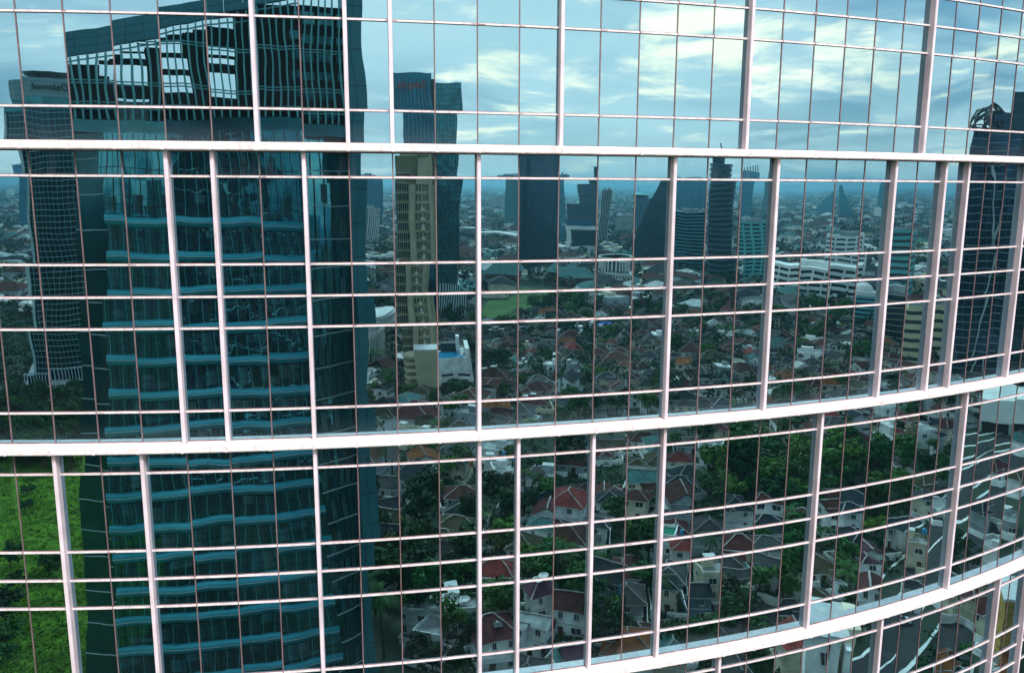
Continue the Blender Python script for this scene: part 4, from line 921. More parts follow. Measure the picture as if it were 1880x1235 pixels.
    for fl in range(st):
        n = max(2, int(w_ / 3.2)); me = WIN[(HN[0] + fl) % 3]
        for k in range(n):
            x = -w_ / 2 + (k + .5) * w_ / n
            inell = ell and abs(x - ex) < ew / 2 + .6
            y = yf + ed if inell and fl * 3.1 < eh - 2 and abs(x - ex) < ew / 2 - .7 else yf
            if inell and y == yf and fl * 3.1 < eh: continue
            if fl == 0 and k == n // 2 and y == yf: link('door', DOOR, t, (x, y + .02, .05)); continue
            link('window', me, t, (x, y + .02, fl * 3.1 + .95))
        for sx_ in (-1, 1): link('window', WIN[0], t, (sx_ * (w_ / 2 + .02), rg_.uniform(-.2, .2) * d_, fl * 3.1 + 1.0), -sx_ * math.pi / 2)
    if st > 1 and rg_.random() < .5 and not ell:
        b = MB(); b.box(-w_ * .3, w_ * .3, yf, yf + 1.3, 2.9, 3.06, M['trim'])
        for k in range(9): b.box(-w_ * .3 + k * w_ * .6 / 8 - .03, -w_ * .3 + k * w_ * .6 / 8 + .03, yf + 1.22, yf + 1.28, 3.06, 3.9, M['trim'])
        b.box(-w_ * .3 - .05, w_ * .3 + .05, yf + 1.2, yf + 1.3, 3.9, 3.98, M['trim']); b.build('balcony', t)
    q = rg_.random(); zr = h + (.06 if rk == 'flat' else .0)
    if 'tank' in extra or q < .14: link('water_tank', TANK[HN[0] % 3], rf, (w_ * .3, -d_ * .35, zr) if rk == 'flat' else (w_ / 2 + 1.0, -d_ * .2, 2.0))
    if 'dish' in extra: link('satellite_dish', DISH, rf, (-w_ * .2, d_ * .2, h + .06 if rk == 'flat' else h + rise * .8)); link('satellite_dish', DISH, rf, (w_ * .05, d_ * .05, h + .06 if rk == 'flat' else h + rise * .9), .6)
    if 'solar' in extra: link('solar_heater', SOLAR, rf, (w_ * .12, d_ * .24, h + rise * .52))
    TAKEN.append((pos[0], pos[1], max(w_, d_) * HS * .5 + .6)); return t
# houses that can be told apart in the photograph: x, base y, width in the picture, roof form, roof, wall, storeys, turn, label
HOUSES = [
 (916, 722, 62, 'hip', 'brown', 'c', 2, 10, 'cream villa with a wide brown hipped roof and satellite dishes, right of the parking garage', ('dish',)),
 (991, 724, 46, 'hip', 'grey', 'w', 2, -15, 'white house under a grey hipped roof, left of the slate roofed house', ()),
 (1049, 727, 52, 'gable', 'slate', 'w', 2, 20, 'white house with a steep slate gable roof below the bright red roof', ()),
 (1062, 668, 42, 'hip', 'red', 'w', 2, -8, 'house with the brightest red hipped roof among the dark brown roofs', ()),
 (1058, 646, 44, 'hip', 'darkred', 'w', 2, 6, 'long dark red hipped roof behind the bright red roof', ()),
 (1134, 684, 58, 'hip', 'brown', 'c', 2, -12, 'wide cream mansion under a brown hipped roof, right of the bright red roof', ()),
 (1186, 678, 40, 'hip', 'slate', 'w', 2, 14, 'white house with dark slate hipped roof, right of the cream mansion', ()),
 (1115, 612, 36, 'flat', 'concrete', 'g', 1, 5, 'low house beside a blue tarpaulin, behind the brown roofs', ()),
 (1195, 718, 46, 'gable', 'slate', 'g', 2, -20, 'grey house with a slate gable roof left of a white fin', ()),
 (915, 768, 58, 'gable', 'orange', 'w', 1, 4, 'low house with an orange gable roof just above the wide white ledge', ('dish',)),
 (752, 796, 84, 'hip', 'darkred', 'w', 2, 22, 'white house with a big dark red hipped roof just above the wide white ledge', ()),
 (816, 776, 40, 'gable', 'slate', 'w', 2, -18, 'small white house with a slate gable roof right of the big dark red roof', ()),
 (980, 756, 62, 'hip', 'darkred', 'c', 1, -5, 'low house with a dark red roof carrying one satellite dish, above the wide ledge', ('dish',)),
 (1069, 766, 44, 'hip', 'mossy', 'c', 1, 12, 'cream cottage with a mossy brown roof above the wide ledge', ()),
 (1118, 762, 54, 'hip', 'slate', 'g', 2, -10, 'grey house with a dark slate hipped roof above the wide ledge', ()),
 (1192, 764, 40, 'hip', 'mossy', 'w', 1, 8, 'house with a mossy hipped roof left of a white fin, above the wide ledge', ()),
 (1262, 664, 46, 'hip', 'darkred', 'w', 2, 5, 'white house with dark red hipped roof right of the first tall white fin', ()),
 (1367, 698, 46, 'hip', 'brown', 'c', 2, -14, 'cream two storey villa under a brown hipped roof, left of a white fin', ()),
 (1318, 706, 40, 'hip', 'turquoise', 'w', 1, 10, 'low house with a turquoise roof in front of the brown roofs', ()),
 (1434, 628, 44, 'hip', 'darkred', 'w', 1, -8, 'white bungalow with wide dark red roof in front of the curved hotel', ()),
 (1478, 596, 30, 'hip', 'red', 'c', 1, 8, 'small house with a red roof at the foot of the curved hotel', ()),
 (1432, 660, 44, 'gable', 'brown', 'w', 1, 4, 'long brown gable roofed house between two white fins', ()),
 (1437, 696, 40, 'hip', 'mossy', 'c', 1, -18, 'cream house with a mossy hipped roof right of a white fin', ()),
 (1485, 672, 40, 'flat', 'white', 'w', 2, 6, 'pale flat roofed house with a roof room in the middle of the trees', ('tank',)),
 (1540, 662, 34, 'hip', 'turquoise', 'c', 1, 10, 'house with a pale turquoise hipped roof among the trees', ()),
 (1468, 696, 28, 'gable', 'white', 'w', 2, -20, 'house with a white gable end and metal roof', ()),
 (777, 884, 62, 'gable', 'orange', 'w', 2, -10, 'two storey house with a bright orange tiled gable roof beside the teal side fin', ()),
 (752, 916, 84, 'gable', 'slate', 'w', 2, 24, 'white house with a dark slate gable roof below the orange gable', ()),
 (718, 944, 66, 'gable', 'slate', 'g', 1, -22, 'low house with a long slate grey gable roof', ()),
 (708, 990, 72, 'gable', 'mossy', 'w', 2, 30, 'white walled house with olive brown gable and solar heaters on the roof', ('solar',)),
 (853, 936, 64, 'hip', 'brown', 'w', 1, -6, 'house with a brown hipped roof above the green court', ()),
 (846, 1024, 84, 'hip', 'mossy', 'g', 2, 10, 'house with a large mossy brown hipped roof behind trees', ()),
 (916, 892, 50, 'flat', 'white', 'w', 2, -5, 'white flat roofed house with roof rooms among brown roofs', ('tank',)),
 (972, 918, 50, 'gable', 'purple', 'w', 2, 16, 'white house with a purple brown gable, right of a pair of white fins', ()),
 (1082, 934, 78, 'hip', 'darkred', 'c', 1, -8, 'bungalow with a wide rusty red hipped roof behind a white fin', ()),
 (1161, 946, 50, 'hip', 'brown', 'c', 2, 12, 'cream house with a reddish brown hipped roof next to the white fin', ()),
 (912, 1006, 66, 'hip', 'brown', 'g', 1, -14, 'low brown hipped roof behind a hedge of dark trees', ()),
 (848, 1160, 72, 'flat', 'concrete', 'w', 2, -6, 'white flat roofed house with two satellite dishes and slit windows', ('dish',)),
 (914, 1132, 66, 'gable', 'grey', 'c', 2, 6, 'cream house with a plain grey gable roof right of the white terrace with dishes', ()),
 (996, 1138, 70, 'hip', 'purple', 'w', 2, -20, 'house with a purple brown hipped roof and a large dish', ('dish',)),
 (1106, 1128, 96, 'gable', 'slate', 'b', 3, 32, 'tall slate blue house with a dark gable roof, the largest house in the lower middle', ()),
 (1166, 1196, 60, 'hip', 'brown', 'g', 1, 8, 'low house with a dark brown tiled hip roof right of the slate blue house', ()),
 (892, 1236, 112, 'hip', 'darkred', 'w', 2, -14, 'house with a dark red tiled roof and solar heater at the bottom edge', ('solar',)),
 (976, 1198, 54, 'gable', 'white', 'w', 2, 28, 'house with a long pale metal roof, right of the dark red roof with solar heater', ()),
 (1062, 1240, 60, 'gable', 'purple', 'w', 1, -12, 'house with purple tiled gables at the bottom edge just above the ledge', ()),
 (1222, 1020, 60, 'flat', 'court', 'w', 2, 10, 'house with a bright green roof court and white parapet right of a white fin', ()),
 (1320, 1120, 70, 'flat', 'concrete', 'c', 3, -16, 'three storey cream house with a flat concrete roof and a water tank', ('tank',)),
 (1392, 1086, 52, 'gable', 'grey', 'w', 2, 20, 'white house with a plain grey gable roof right of the three storey cream house', ()),
 (1272, 1136, 58, 'gable', 'slate', 'b', 2, -10, 'slate blue house with a dark gable roof left of the three storey cream house', ()),
 (1474, 994, 58, 'hip', 'brown', 'w', 2, 8, 'white house with a dark brown hipped roof beside a fin near the lower ledge', ()),
 (1400, 960, 54, 'hip', 'darkred', 'w', 2, -10, 'white house with a dark red hipped roof left of a fin near the lower ledge', ()),
 (1536, 1116, 64, 'hip', 'white', 'g', 1, 4, 'pavilion with a broad pale metal hipped roof near the bottom right', ()),
 (1597, 1058, 38, 'gable', 'purple', 'w', 2, -12, 'white house with a purple gable roof left of the cream house with water tank', ()),
 (1668, 1040, 46, 'flat', 'concrete', 'c', 2, 12, 'cream flat roofed house with a water tank left of the last tall fin', ('tank',)),
 (1722, 950, 44, 'hip', 'white', 'w', 1, -5, 'hall with a plain pale sheet roof beside the last tall white fin', ()),
 (1302, 864, 50, 'flat', 'white', 'w', 2, 8, 'bright white flat roofed house above the trees', ('tank',)),
 (1258, 912, 58, 'hip', 'slate', 'g', 2, -22, 'house with a large slate grey hipped roof left of the bright white flat roof', ()),
 (1598, 1128, 46, 'gable', 'darkred', 'w', 2, 6, 'house with a rusty red metal roof just above the lower ledge', ()),
 (1660, 1105, 44, 'hip', 'slate', 'g', 1, -6, 'low shed with a dark slate roof just above the lower ledge at right', ()),
 (1545, 930, 40, 'hip', 'mossy', 'c', 1, 15, 'cottage with a mossy hipped roof half hidden by trees right of a tall fin', ()),
]
for (px, py, wp, rk, rc_, wc, st, tw, lab, ex) in HOUSES:
    g, rz, ww, D = site(px - wp / 2, px + wp / 2, py); ww = wp / F * (D + 27); ww = min(16, max(5, ww)); dd = ww * rng.uniform(.75, .95) if rk != 'gable' else ww * rng.uniform(.6, .9)
    c_ = Vector((g.x, g.y, 0)) - Vector((-math.sin(rz), math.cos(rz), 0)) * dd / 2
    if rk == 'gable' and rng.random() < .4: ww, dd = dd, ww
    house(c_, rz + R(tw), ww, dd, st, rk, rc_, wc, lab, None, random.Random(int(px * 7 + py)), ex)
q = ground(1118, 604); tp = MB(); tp.v = []
n_ = 6; vs = [(-3.4 + 6.8 * i / n_, -2.2 + 4.4 * j / n_, 3.6 + .35 * math.sin(i * .9) * math.cos(j * .8) - .12 * abs(j - 3)) for j in range(n_ + 1) for i in range(n_ + 1)]
tp.add(vs, [(j * 7 + i, j * 7 + i + 1, j * 7 + i + 8, j * 7 + i + 7) for j in range(n_) for i in range(n_)], M['roof_blue']); tr0 = thing('tarpaulin', 'bright blue tarpaulin stretched on poles between the roofs in the middle distance', 'tarpaulin', (q.x, q.y, 0), R(40)); tp.build('sheet', tr0)
tp = MB()
for x in (-3.3, 3.3):
    for y in (-2.1, 2.1): tp.bar((x, y, 0), (x, y, 3.3), .12, M['dark'])
tp.build('poles', tr0); TAKEN.append((q.x, q.y, 3.5))
# white service building and court at the lower right
g, rz, w0, D = site(1468, 1568, 1300); h = top_at(1515, 1172, D)
r_ = thing('white_annex', 'tall white blank walled annex with few small windows under the lower ledge at bottom right', 'building', g, rz)
b = MB(); b.box(-w0 / 2, w0 * .15, -10, 0, 0, h, M['wall_w']); b.box(w0 * .15, w0 / 2, -10, -1.5, 0, h * 1.05, M['wall_c']); b.box(w0 * .2, w0 * .36, -1.5, .5, 0, h * .9, M['wall_w']); b.build('wall', r_)
for x, z in ((-.3, .6), (-.3, .3), (.0, .75), (.02, .35)): link('window', WIN[2], r_, (w0 * x, .02, h * z))
b = MB(); b.box(-w0 / 2 - .3, w0 * .16, -10.2, .25, h, h + .25, M['trim']); b.box(-w0 * .2, 0, -6, -3, h + .25, h + 1.8, M['slab']); b.build('roof', r_); TAKEN.append((g.x, g.y, w0 * .6))
# terraced car deck at the right edge
g, rz, w0, D = site(1815, 1890, 800); h = top_at(1850, 745, D); r_ = thing('terraced_deck', 'grey building with stacked white balcony edges and tall piers by the avenue', 'building', g, rz)
b = MB(); b.box(-w0 / 2, w0 / 2, -20, -1.5, 0, h, M['dark']); b.build('core', r_); b = MB()
for k in range(5): b.box(-w0 / 2 - 1, w0 / 2 + 1, -20.5, .3, h * (.36 + .16 * k), h * (.36 + .16 * k) + 1.3, M['slab_w'])
for k in range(5): b.box(-w0 / 2 + k * w0 / 4 - .6, -w0 / 2 + k * w0 / 4 + .6, -1.4, .2, 0, h * .36, M['slab'])
b.build('deck', r_); reserve(r_, w0, 20)
# brown tiled wall strip at the right edge bottom
g, rz, w0, D = site(1832, 1868, 1240); h = top_at(1850, 1105, D); r_ = thing('ochre_wing', 'narrow ochre tiled building wing in the last bays at bottom right', 'building', g, rz)
b = MB(); b.box(-w0 / 2, w0 / 2, -8, 0, 0, h, mat('ochre_tile', (.40, .25, .07), .7, var=.3, scale=1))
for k in range(int(h)): b.box(-w0 / 2 - .02, w0 / 2 + .02, -8, .03, k + .9, k + .95, M['dark'])
b.build('wall', r_); b = MB(); b.box(-w0 / 2 - .2, w0 / 2 + .2, -8.2, .2, h, h + .4, M['trim']); b.build('roof', r_)
# filler houses of the same neighbourhood
WOOD = []; wr_ = random.Random(77)
for _ in range(900):
    if len(WOOD) > 58: break
    px, py = wr_.uniform(1300, 1650), wr_.uniform(835, 940)
    g = ground(px, py)
    if all((g.x - a) ** 2 + (g.y - c_) ** 2 > (2.6 + q) ** 2 for a, c_, q in TAKEN + WOOD): WOOD.append((g.x, g.y, 1.4))
TAKEN += WOOD
def free(x, y, r): return all((x - a) ** 2 + (y - c_) ** 2 > (r + q) ** 2 for a, c_, q in TAKEN)
hr = random.Random(21); nfill = 0
FILL = [('brown', 'house with a weathered brown hipped roof in the dense neighbourhood', 'brown hipped roofs of the neighbourhood'), ('darkred', 'house with a dull dark red hipped roof in the dense neighbourhood', 'dark red roofs of the neighbourhood'), ('slate', 'house with a slate dark hipped roof in the dense neighbourhood', 'slate roofs of the neighbourhood'), ('grey', 'house with a dull grey hipped roof in the dense neighbourhood', 'grey roofs of the neighbourhood'), ('mossy', 'house with a mossy olive roof in the dense neighbourhood', 'mossy roofs of the neighbourhood'),
 ('orange', 'house with an orange tiled roof in the dense neighbourhood', 'orange roofs of the neighbourhood'), ('red', 'house with a rust red tiled roof in the dense neighbourhood', 'rust red roofs of the neighbourhood'), ('white', 'flat roofed white house in the dense neighbourhood', 'white flat roofed houses'), ('turquoise', 'house with a pale turquoise roof in the dense neighbourhood', 'turquoise roofs of the neighbourhood'), ('concrete', 'flat roofed house with a grey concrete terrace in the dense neighbourhood', 'grey terrace houses')]
for _ in range(9000):
    if nfill > 238: break
    px, py = hr.uniform(660, 1875), 640 + 610 * hr.random() ** 1.5
    g = ground(px, py); w_ = hr.uniform(4.8, 8.4); d_ = w_ * hr.uniform(.7, .95)
    if not free(g.x, g.y, w_ * .44): continue
    rc_, lab, grp = hr.choice(FILL[:5] * 2 + FILL); p, r = reflect(px, py)
    house(g, math.atan2(-r[0], r[1]) * 0 + R(38) + hr.uniform(-.12, .12) + hr.choice((0, math.pi / 2, -math.pi / 2, 0)), w_, d_, hr.choice((1, 2, 2)), 'flat' if rc_ in ('white', 'concrete') else 'hip' if hr.random() < .7 else 'gable', rc_, hr.choice('wwcg'), lab, grp, hr); nfill += 1

# ---------- trees
def leaf_clump(vs, fs, c_, r, n, sz, rg_):
    for _ in range(n):
        a = rg_.uniform(0, 2 * math.pi); z = rg_.uniform(-.55, 1); q = math.sqrt(max(0, 1 - z * z)); rr = r * rg_.uniform(.6, 1.05)
        p = Vector((c_[0] + rr * q * math.cos(a), c_[1] + rr * q * math.sin(a), c_[2] + rr * .75 * z)); n_ = Vector((q * math.cos(a) + rg_.uniform(-.6, .6), q * math.sin(a) + rg_.uniform(-.6, .6), z + rg_.uniform(-.3, .9))).normalized()
        u = n_.orthogonal().normalized(); v = n_.cross(u); t = rg_.uniform(0, 6.28); u, v = u * math.cos(t) + v * math.sin(t), v * math.cos(t) - u * math.sin(t); s_ = sz * rg_.uniform(.6, 1.3); o = len(vs)
        vs += [p - u * s_, p + v * s_ * .55, p + u * s_ + n_ * s_ * .15, p - v * s_ * .55]; fs.append((o, o + 1, o + 2, o + 3))
def tree_meshes(seed, H, cr, ncl, nl, sz, m, flat=.8):
    rg_ = random.Random(seed); b = MB(); n = 7; th = H * .45
    b.cyl(0, 0, 0, th, H * .028, M['trunk'], n, H * .018); vs, fs = [], []
    for k in range(ncl):
        a = rg_.uniform(0, 6.28); r = cr * math.sqrt(rg_.random()) * .78; z = H * .62 + (H * .34) * rg_.uniform(-.75, 1) * flat * (1 - (r / cr) ** 2 * .5)
        c_ = (r * math.cos(a), r * math.sin(a), z); leaf_clump(vs, fs, c_, cr * rg_.uniform(.26, .42), nl, sz, rg_)
        if k % 2 == 0: b.bar((0, 0, th * rg_.uniform(.75, 1)), (c_[0] * .85, c_[1] * .85, c_[2]), H * .014, M['trunk'])
    me = bpy.data.meshes.new('crown'); me.from_pydata(vs, [], fs); me.materials.append(m); return b.mesh('trunk'), me
def palm_meshes(seed):
    rg_ = random.Random(seed); b = MB(); H = 8.0; p = Vector((0, 0, 0))
    for k in range(6): q = Vector((.12 * k * k * .12, 0, H * (k + 1) / 6)); b.bar(p, q, .36 - .03 * k, M['trunk']); p = q
    c = MB()
    for k in range(15):
        a = k * 2.4; e = rg_.uniform(-.2, .9); pr = p; d = Vector((math.cos(a) * math.cos(e), math.sin(a) * math.cos(e), math.sin(e)))
        for j in range(7):
            q = pr + d * .55; sd_ = d.cross(Vector((0, 0, 1))).normalized(); ln = .85 * math.sin(math.pi * (j + 1.2) / 8.4)
            for s_ in (-1, 1):
                for f in (0, .5):
                    m_ = pr.lerp(q, f); tip = m_ + sd_ * s_ * ln + d * .4 - Vector((0, 0, .28 * ln)); c.add([m_ - d * .06, m_ + d * .16, tip], [(0, 1, 2)], M['leaf_b'])
            pr = q; d = (d - Vector((0, 0, .22))).normalized()
    return b.mesh('trunk'), c.mesh('crown')
KIND = {'broad': [tree_meshes(1, 9, 4.2, 17, 60, .42, M['leaf_a']), tree_meshes(2, 10, 4.6, 20, 60, .42, M['leaf_b']), tree_meshes(3, 8, 3.6, 14, 60, .38, M['leaf_a'])],
        'light': [tree_meshes(4, 8, 3.8, 15, 55, .4, M['leaf_c']), tree_meshes(5, 7, 3.4, 13, 55, .36, M['leaf_b'])], 'palm': [palm_meshes(1), palm_meshes(5)],
        'shrub': [tree_meshes(6, 3.2, 2.4, 12, 45, .26, M['leaf_a'], .9), tree_meshes(7, 2.6, 2.0, 9, 45, .24, M['leaf_b'], .9)], 'far': [tree_meshes(8, 10, 5.2, 10, 22, .9, M['leaf_a']), tree_meshes(9, 11, 5.6, 11, 22, .9, M['leaf_b'])]}
KIND['wood'] = KIND['broad']
NAMES = {'wood': ('forest_tree', 'dark tree of the wood bordering the green lawn', 'tree', 'wood behind the lawn'), 'broad': ('broadleaf_tree', 'dark leafy tree between the houses', 'tree', 'leafy trees between the houses'), 'light': ('pale_tree', 'lighter yellow green tree between the houses', 'tree', 'lighter green trees between the houses'),
         'palm': ('palm_tree', 'palm tree with drooping fronds among the houses', 'palm tree', 'palm trees among the houses'), 'shrub': ('shrub', 'low rounded shrub on the green lawn', 'shrub', 'shrubs on the lawn'), 'far': ('round_tree', 'round dark tree in the parks of the middle distance', 'tree', 'park trees of the middle distance')}
def plant(kind, x, y, s_, rg_, z=0.0, label=None):
    tr, cr = rg_.choice(KIND[kind]); nm, lab, cat, grp = NAMES[kind]; t = thing(nm, label or lab, cat, (x, y, z), rg_.uniform(0, 6.28), None if label else grp); s3 = (s_ * rg_.uniform(.9, 1.1), s_ * rg_.uniform(.9, 1.1), s_ * rg_.uniform(.85, 1.2))
    link('trunk', tr, t, sc=s3); link('crown', cr, t, sc=s3)
tr_ = random.Random(5); nb = 0; nk = {'broad': 45, 'light': 10, 'palm': 10}; TT = list(TAKEN)
def tree_free(x, y, r, lst): return all((x - a) ** 2 + (y - c_) ** 2 > (r + q) ** 2 for a, c_, q in lst)
anch = [('palm', 690, 1190, 1.15), ('palm', 712, 1200, 1.0), ('broad', 760, 1090, 1.3), ('broad', 745, 1130, 1.2), ('broad', 700, 1120, 1.1), ('broad', 780, 1160, 1.1), ('broad', 775, 985, 1.4), ('broad', 790, 960, 1.3), ('broad', 700, 1060, 1.0), ('broad', 740, 1050, 1.2), ('light', 820, 890, 1.2), ('light', 845, 875, 1.2), ('broad', 920, 940, 1.3), ('palm', 960, 945, 1.0), ('light', 1015, 950, 1.3), ('palm', 985, 940, .9), ('broad', 1045, 870, 1.3), ('broad', 1370, 900, 1.7), ('broad', 1340, 905, 1.5), ('light', 1400, 905, 1.4), ('light', 1520, 890, 1.5), ('light', 1560, 880, 1.4), ('broad', 1600, 900, 1.4), ('light', 1540, 850, 1.3), ('palm', 690, 700, 1.2), ('palm', 700, 690, 1.1), ('palm', 712, 682, 1.0), ('palm', 1270, 650, 1.1), ('palm', 1330, 640, 1.2), ('broad', 870, 720, 1.2), ('broad', 860, 730, 1.0), ('broad', 935, 690, 1.1), ('light', 925, 680, 1.0), ('broad', 1010, 575, 1.3), ('broad', 1035, 570, 1.3), ('broad', 1060, 565, 1.3), ('light', 1040, 582, 1.0), ('broad', 985, 572, 1.3), ('broad', 1545, 600, 1.5), ('broad', 1520, 620, 1.5), ('broad', 1500, 640, 1.4), ('broad', 1570, 680, 1.5), ('broad', 1590, 660, 1.4), ('broad', 1150, 1190, .7), ('broad', 1240, 1215, .8), ('broad', 1310, 1200, .9), ('broad', 1430, 1090, 1.1), ('broad', 1440, 1120, 1.0)]
for x, y, _ in WOOD: k = tr_.choice(('broad', 'light', 'light', 'light')); plant(k, x, y, tr_.uniform(.75, 1.15), tr_); nk[k] += 1
for k, px, py, s_ in anch:
    g = ground(px, py); plant(k, g.x, g.y, s_ * .92, tr_); TT.append((g.x, g.y, 2.0)); nb += 1
for _ in range(14000):
    if nk['broad'] > 285: break
    px, py = tr_.uniform(655, 1800), 545 + 690 * tr_.random() ** 1.5
    g = ground(px, py)
    if not tree_free(g.x, g.y, .7, TT): continue
    q = tr_.random(); k = 'broad' if q < .55 else 'light' if q < .85 else 'palm'
    plant(k, g.x, g.y, tr_.uniform(.5, 1.0), tr_); TT.append((g.x, g.y, 1.0)); nk[k] += 1
M['grass'] = mat('grass_blades', (.075, .165, .012), .8, var=.6, scale=.12)
# undergrowth and hedges between the houses
ug = random.Random(9); vs, fs = [], []
for _ in range(9000):
    px, py = ug.uniform(650, 1760), 520 + 760 * ug.random() ** 1.2
    g = ground(px, py)
    if not free(g.x, g.y, .2): continue
    leaf_clump(vs, fs, (g.x, g.y, .5), ug.uniform(.7, 1.7), 16, .34, ug)
me = bpy.data.meshes.new('undergrowth'); me.from_pydata(vs, [], fs); me.materials.append(M['leaf_a']); o = bpy.data.objects.new('undergrowth', me); COLL.objects.link(o); o['kind'] = 'stuff'
for px, py, s_ in [(8, 1130, 1.1), (22, 1160, 1.0), (10, 1185, 1.2), (40, 1085, .9), (85, 1065, .9), (20, 1040, 1.1), (100, 1050, .7), (44, 935, .7), (44, 905, .7), (12, 1210, 1.1), (-30, 1120, 1.3), (-40, 1000, 1.4)]:
    g = ground(max(px, 1), py); plant('shrub', g.x + (px if px < 0 else 0), g.y, s_, tr_)
vs, fs = [], []
for _ in range(3600):
    g = ground(ug.uniform(0, 175), 862 + 380 * ug.random() ** 1.2)
    if -120 < g.x < -38 and g.y > -200: leaf_clump(vs, fs, (g.x, g.y, .05), ug.uniform(.25, .9), 9, ug.uniform(.1, .24), ug)
me = bpy.data.meshes.new('tall_grass'); me.from_pydata(vs, [], fs); me.materials.append(M['grass']); o = bpy.data.objects.new('tall_grass', me); COLL.objects.link(o); o['kind'] = 'stuff'
for k in range(150):      # wood behind the lawn
    px, py = tr_.uniform(0, 150), tr_.uniform(715, 866); g = ground(px, py)
    if tree_free(g.x, g.y, .3, TAKEN): plant('wood', g.x, g.y, tr_.uniform(.55, .95), tr_)
nf_ = 0
for _ in range(5000):
    if nf_ > 230: break
    px, py = tr_.uniform(660, 1800), tr_.uniform(455, 600); g = ground(px, py)
    if not tree_free(g.x, g.y, 2.5, TT): continue
    plant('far', g.x, g.y, tr_.uniform(.6, 1.1), tr_); TT.append((g.x, g.y, 2.2)); nf_ += 1
# a few cars
def car(px, py, m, rz, label): car_at(ground(px, py), m, rz, label)
def car_at(g, m, rz, label, group=None):
    t = thing('parked_car', label, 'car', (g.x, g.y, .02), rz, group); t.scale = (.75, .75, .75); b = MB()
    def sec(x, z0, z1, w): return [(x, -w, z0), (x, w, z0), (x, w, z1), (x, -w, z1)]
    S = [sec(-2.1, .35, .8, .75), sec(-1.9, .25, .95, .85), sec(1.2, .25, .92, .86), sec(2.0, .28, .75, .8), sec(2.15, .35, .6, .7)]
    for p, q in zip(S, S[1:]): b.hexa(p + q, m)
    T_ = [sec(-1.8, .9, 1.0, .8), sec(-1.2, .9, 1.48, .68), sec(.2, .9, 1.5, .68), sec(1.1, .9, .95, .78)]
    b2 = MB()
    for p, q in zip(T_, T_[1:]): b2.hexa(p + q, M['pane'])
    b.box(-1.15, .15, -.66, .66, 1.482, 1.52, m)
    b.build('body', t); b2.build('glazing', t)
    for x in (-1.3, 1.3):
        for y in (-.8, .8):
            w_ = MB(); P = [(.33 * math.cos(a_ * math.pi / 6), .33 * math.sin(a_ * math.pi / 6)) for a_ in range(12)]; n = 12
            w_.add([(x + p, y - .1, .33 + q) for p, q in P] + [(x + p, y + .1, .33 + q) for p, q in P], [tuple(range(n)), tuple(reversed(range(n, 2 * n)))] + [(i, (i + 1) % n, n + (i + 1) % n, n + i) for i in range(n)], M['dark']); w_.build('wheel', t)
CW = mat('white_car_paint', (.7, .7, .7), .25, spec=.6); CD = mat('grey_car_paint', (.08, .09, .1), .25, spec=.6); CR = mat('red_car_paint', (.35, .02, .015), .25)
car(1656, 1146, CW, 1.1, 'white hatchback parked on the asphalt court beside the avenue at bottom right')
car(1462, 742, CD, .4, 'dark grey car on the lane between houses in the middle right'); car(1060, 803, CW, 1.9, 'white car on the lane just under the wide ledge'); car(1745, 935, CR, .9, 'red car on the avenue kerb beside the pale sheet roof')
b = MB(); b.cyl(0, 0, 0, 7.2, .13, M['concrete'], 8, .08); PM = b.mesh('pole'); b = MB(); b.box(-.9, .9, -.06, .06, 6.5, 6.65, M['dark'])
for x in (-.8, -.3, .3, .8): b.cyl(x, 0, 6.65, 6.85, .06, M['trim'], 6)
b.cyl(0, .25, 5.2, 5.9, .2, M['metal'], 8); XM = b.mesh('crossarm')
cg = random.Random(31); CB = mat('blue_car_paint', (.02, .06, .18), .25); ci = 0
for ln in lanes:
    P = [ground(*p) for p in ln]
    for p, q in zip(P, P[1:]):
        d_ = q - p; L_ = d_.length; u = d_ / L_; n_ = Vector((-u.y, u.x, 0)); k = 4.0; last = None
        while k < L_:
            v = p + u * k + n_ * 2.6; t = thing('utility_pole', 'concrete utility pole with crossarm beside a lane of the neighbourhood', 'utility pole', (v.x, v.y, 0), math.atan2(u.y, u.x) + math.pi / 2, 'utility poles along the lanes'); link('pole', PM, t); link('crossarm', XM, t)
            if last:
                b = MB()
                for o_ in (-.8, .3, .8):
                    a_, c_ = last + n_ * o_ + Vector((0, 0, 6.88)), Vector((v.x, v.y, 6.88)) + n_ * o_; pv_ = a_
                    for j in range(1, 7): f = j / 6; w_ = a_.lerp(c_, f) - Vector((0, 0, 1.6 * f * (1 - f))); b.bar(pv_ - Vector((v.x, v.y, 0)), w_ - Vector((v.x, v.y, 0)), .035, M['dark']); pv_ = w_
                wr = b.build('wire', t); wr.rotation_euler.z = -t.rotation_euler.z
            last = Vector((v.x, v.y, 0)); k += 24
        for _ in range(int(L_ / 26)):
            k = cg.uniform(3, L_ - 3); v = p + u * k - n_ * 1.1; c_ = cg.choice((CW, CD, CB, CW)); ci += 1
            car_at(v, c_, math.atan2(u.y, u.x) + cg.choice((0, math.pi)), {CW: 'white car parked on a narrow lane between the houses', CD: 'dark grey car parked on a narrow lane between the houses', CB: 'dark blue car parked on a narrow lane between the houses'}[c_], 'cars on the lanes, ' + {CW: 'white', CD: 'dark grey', CB: 'dark blue'}[c_])
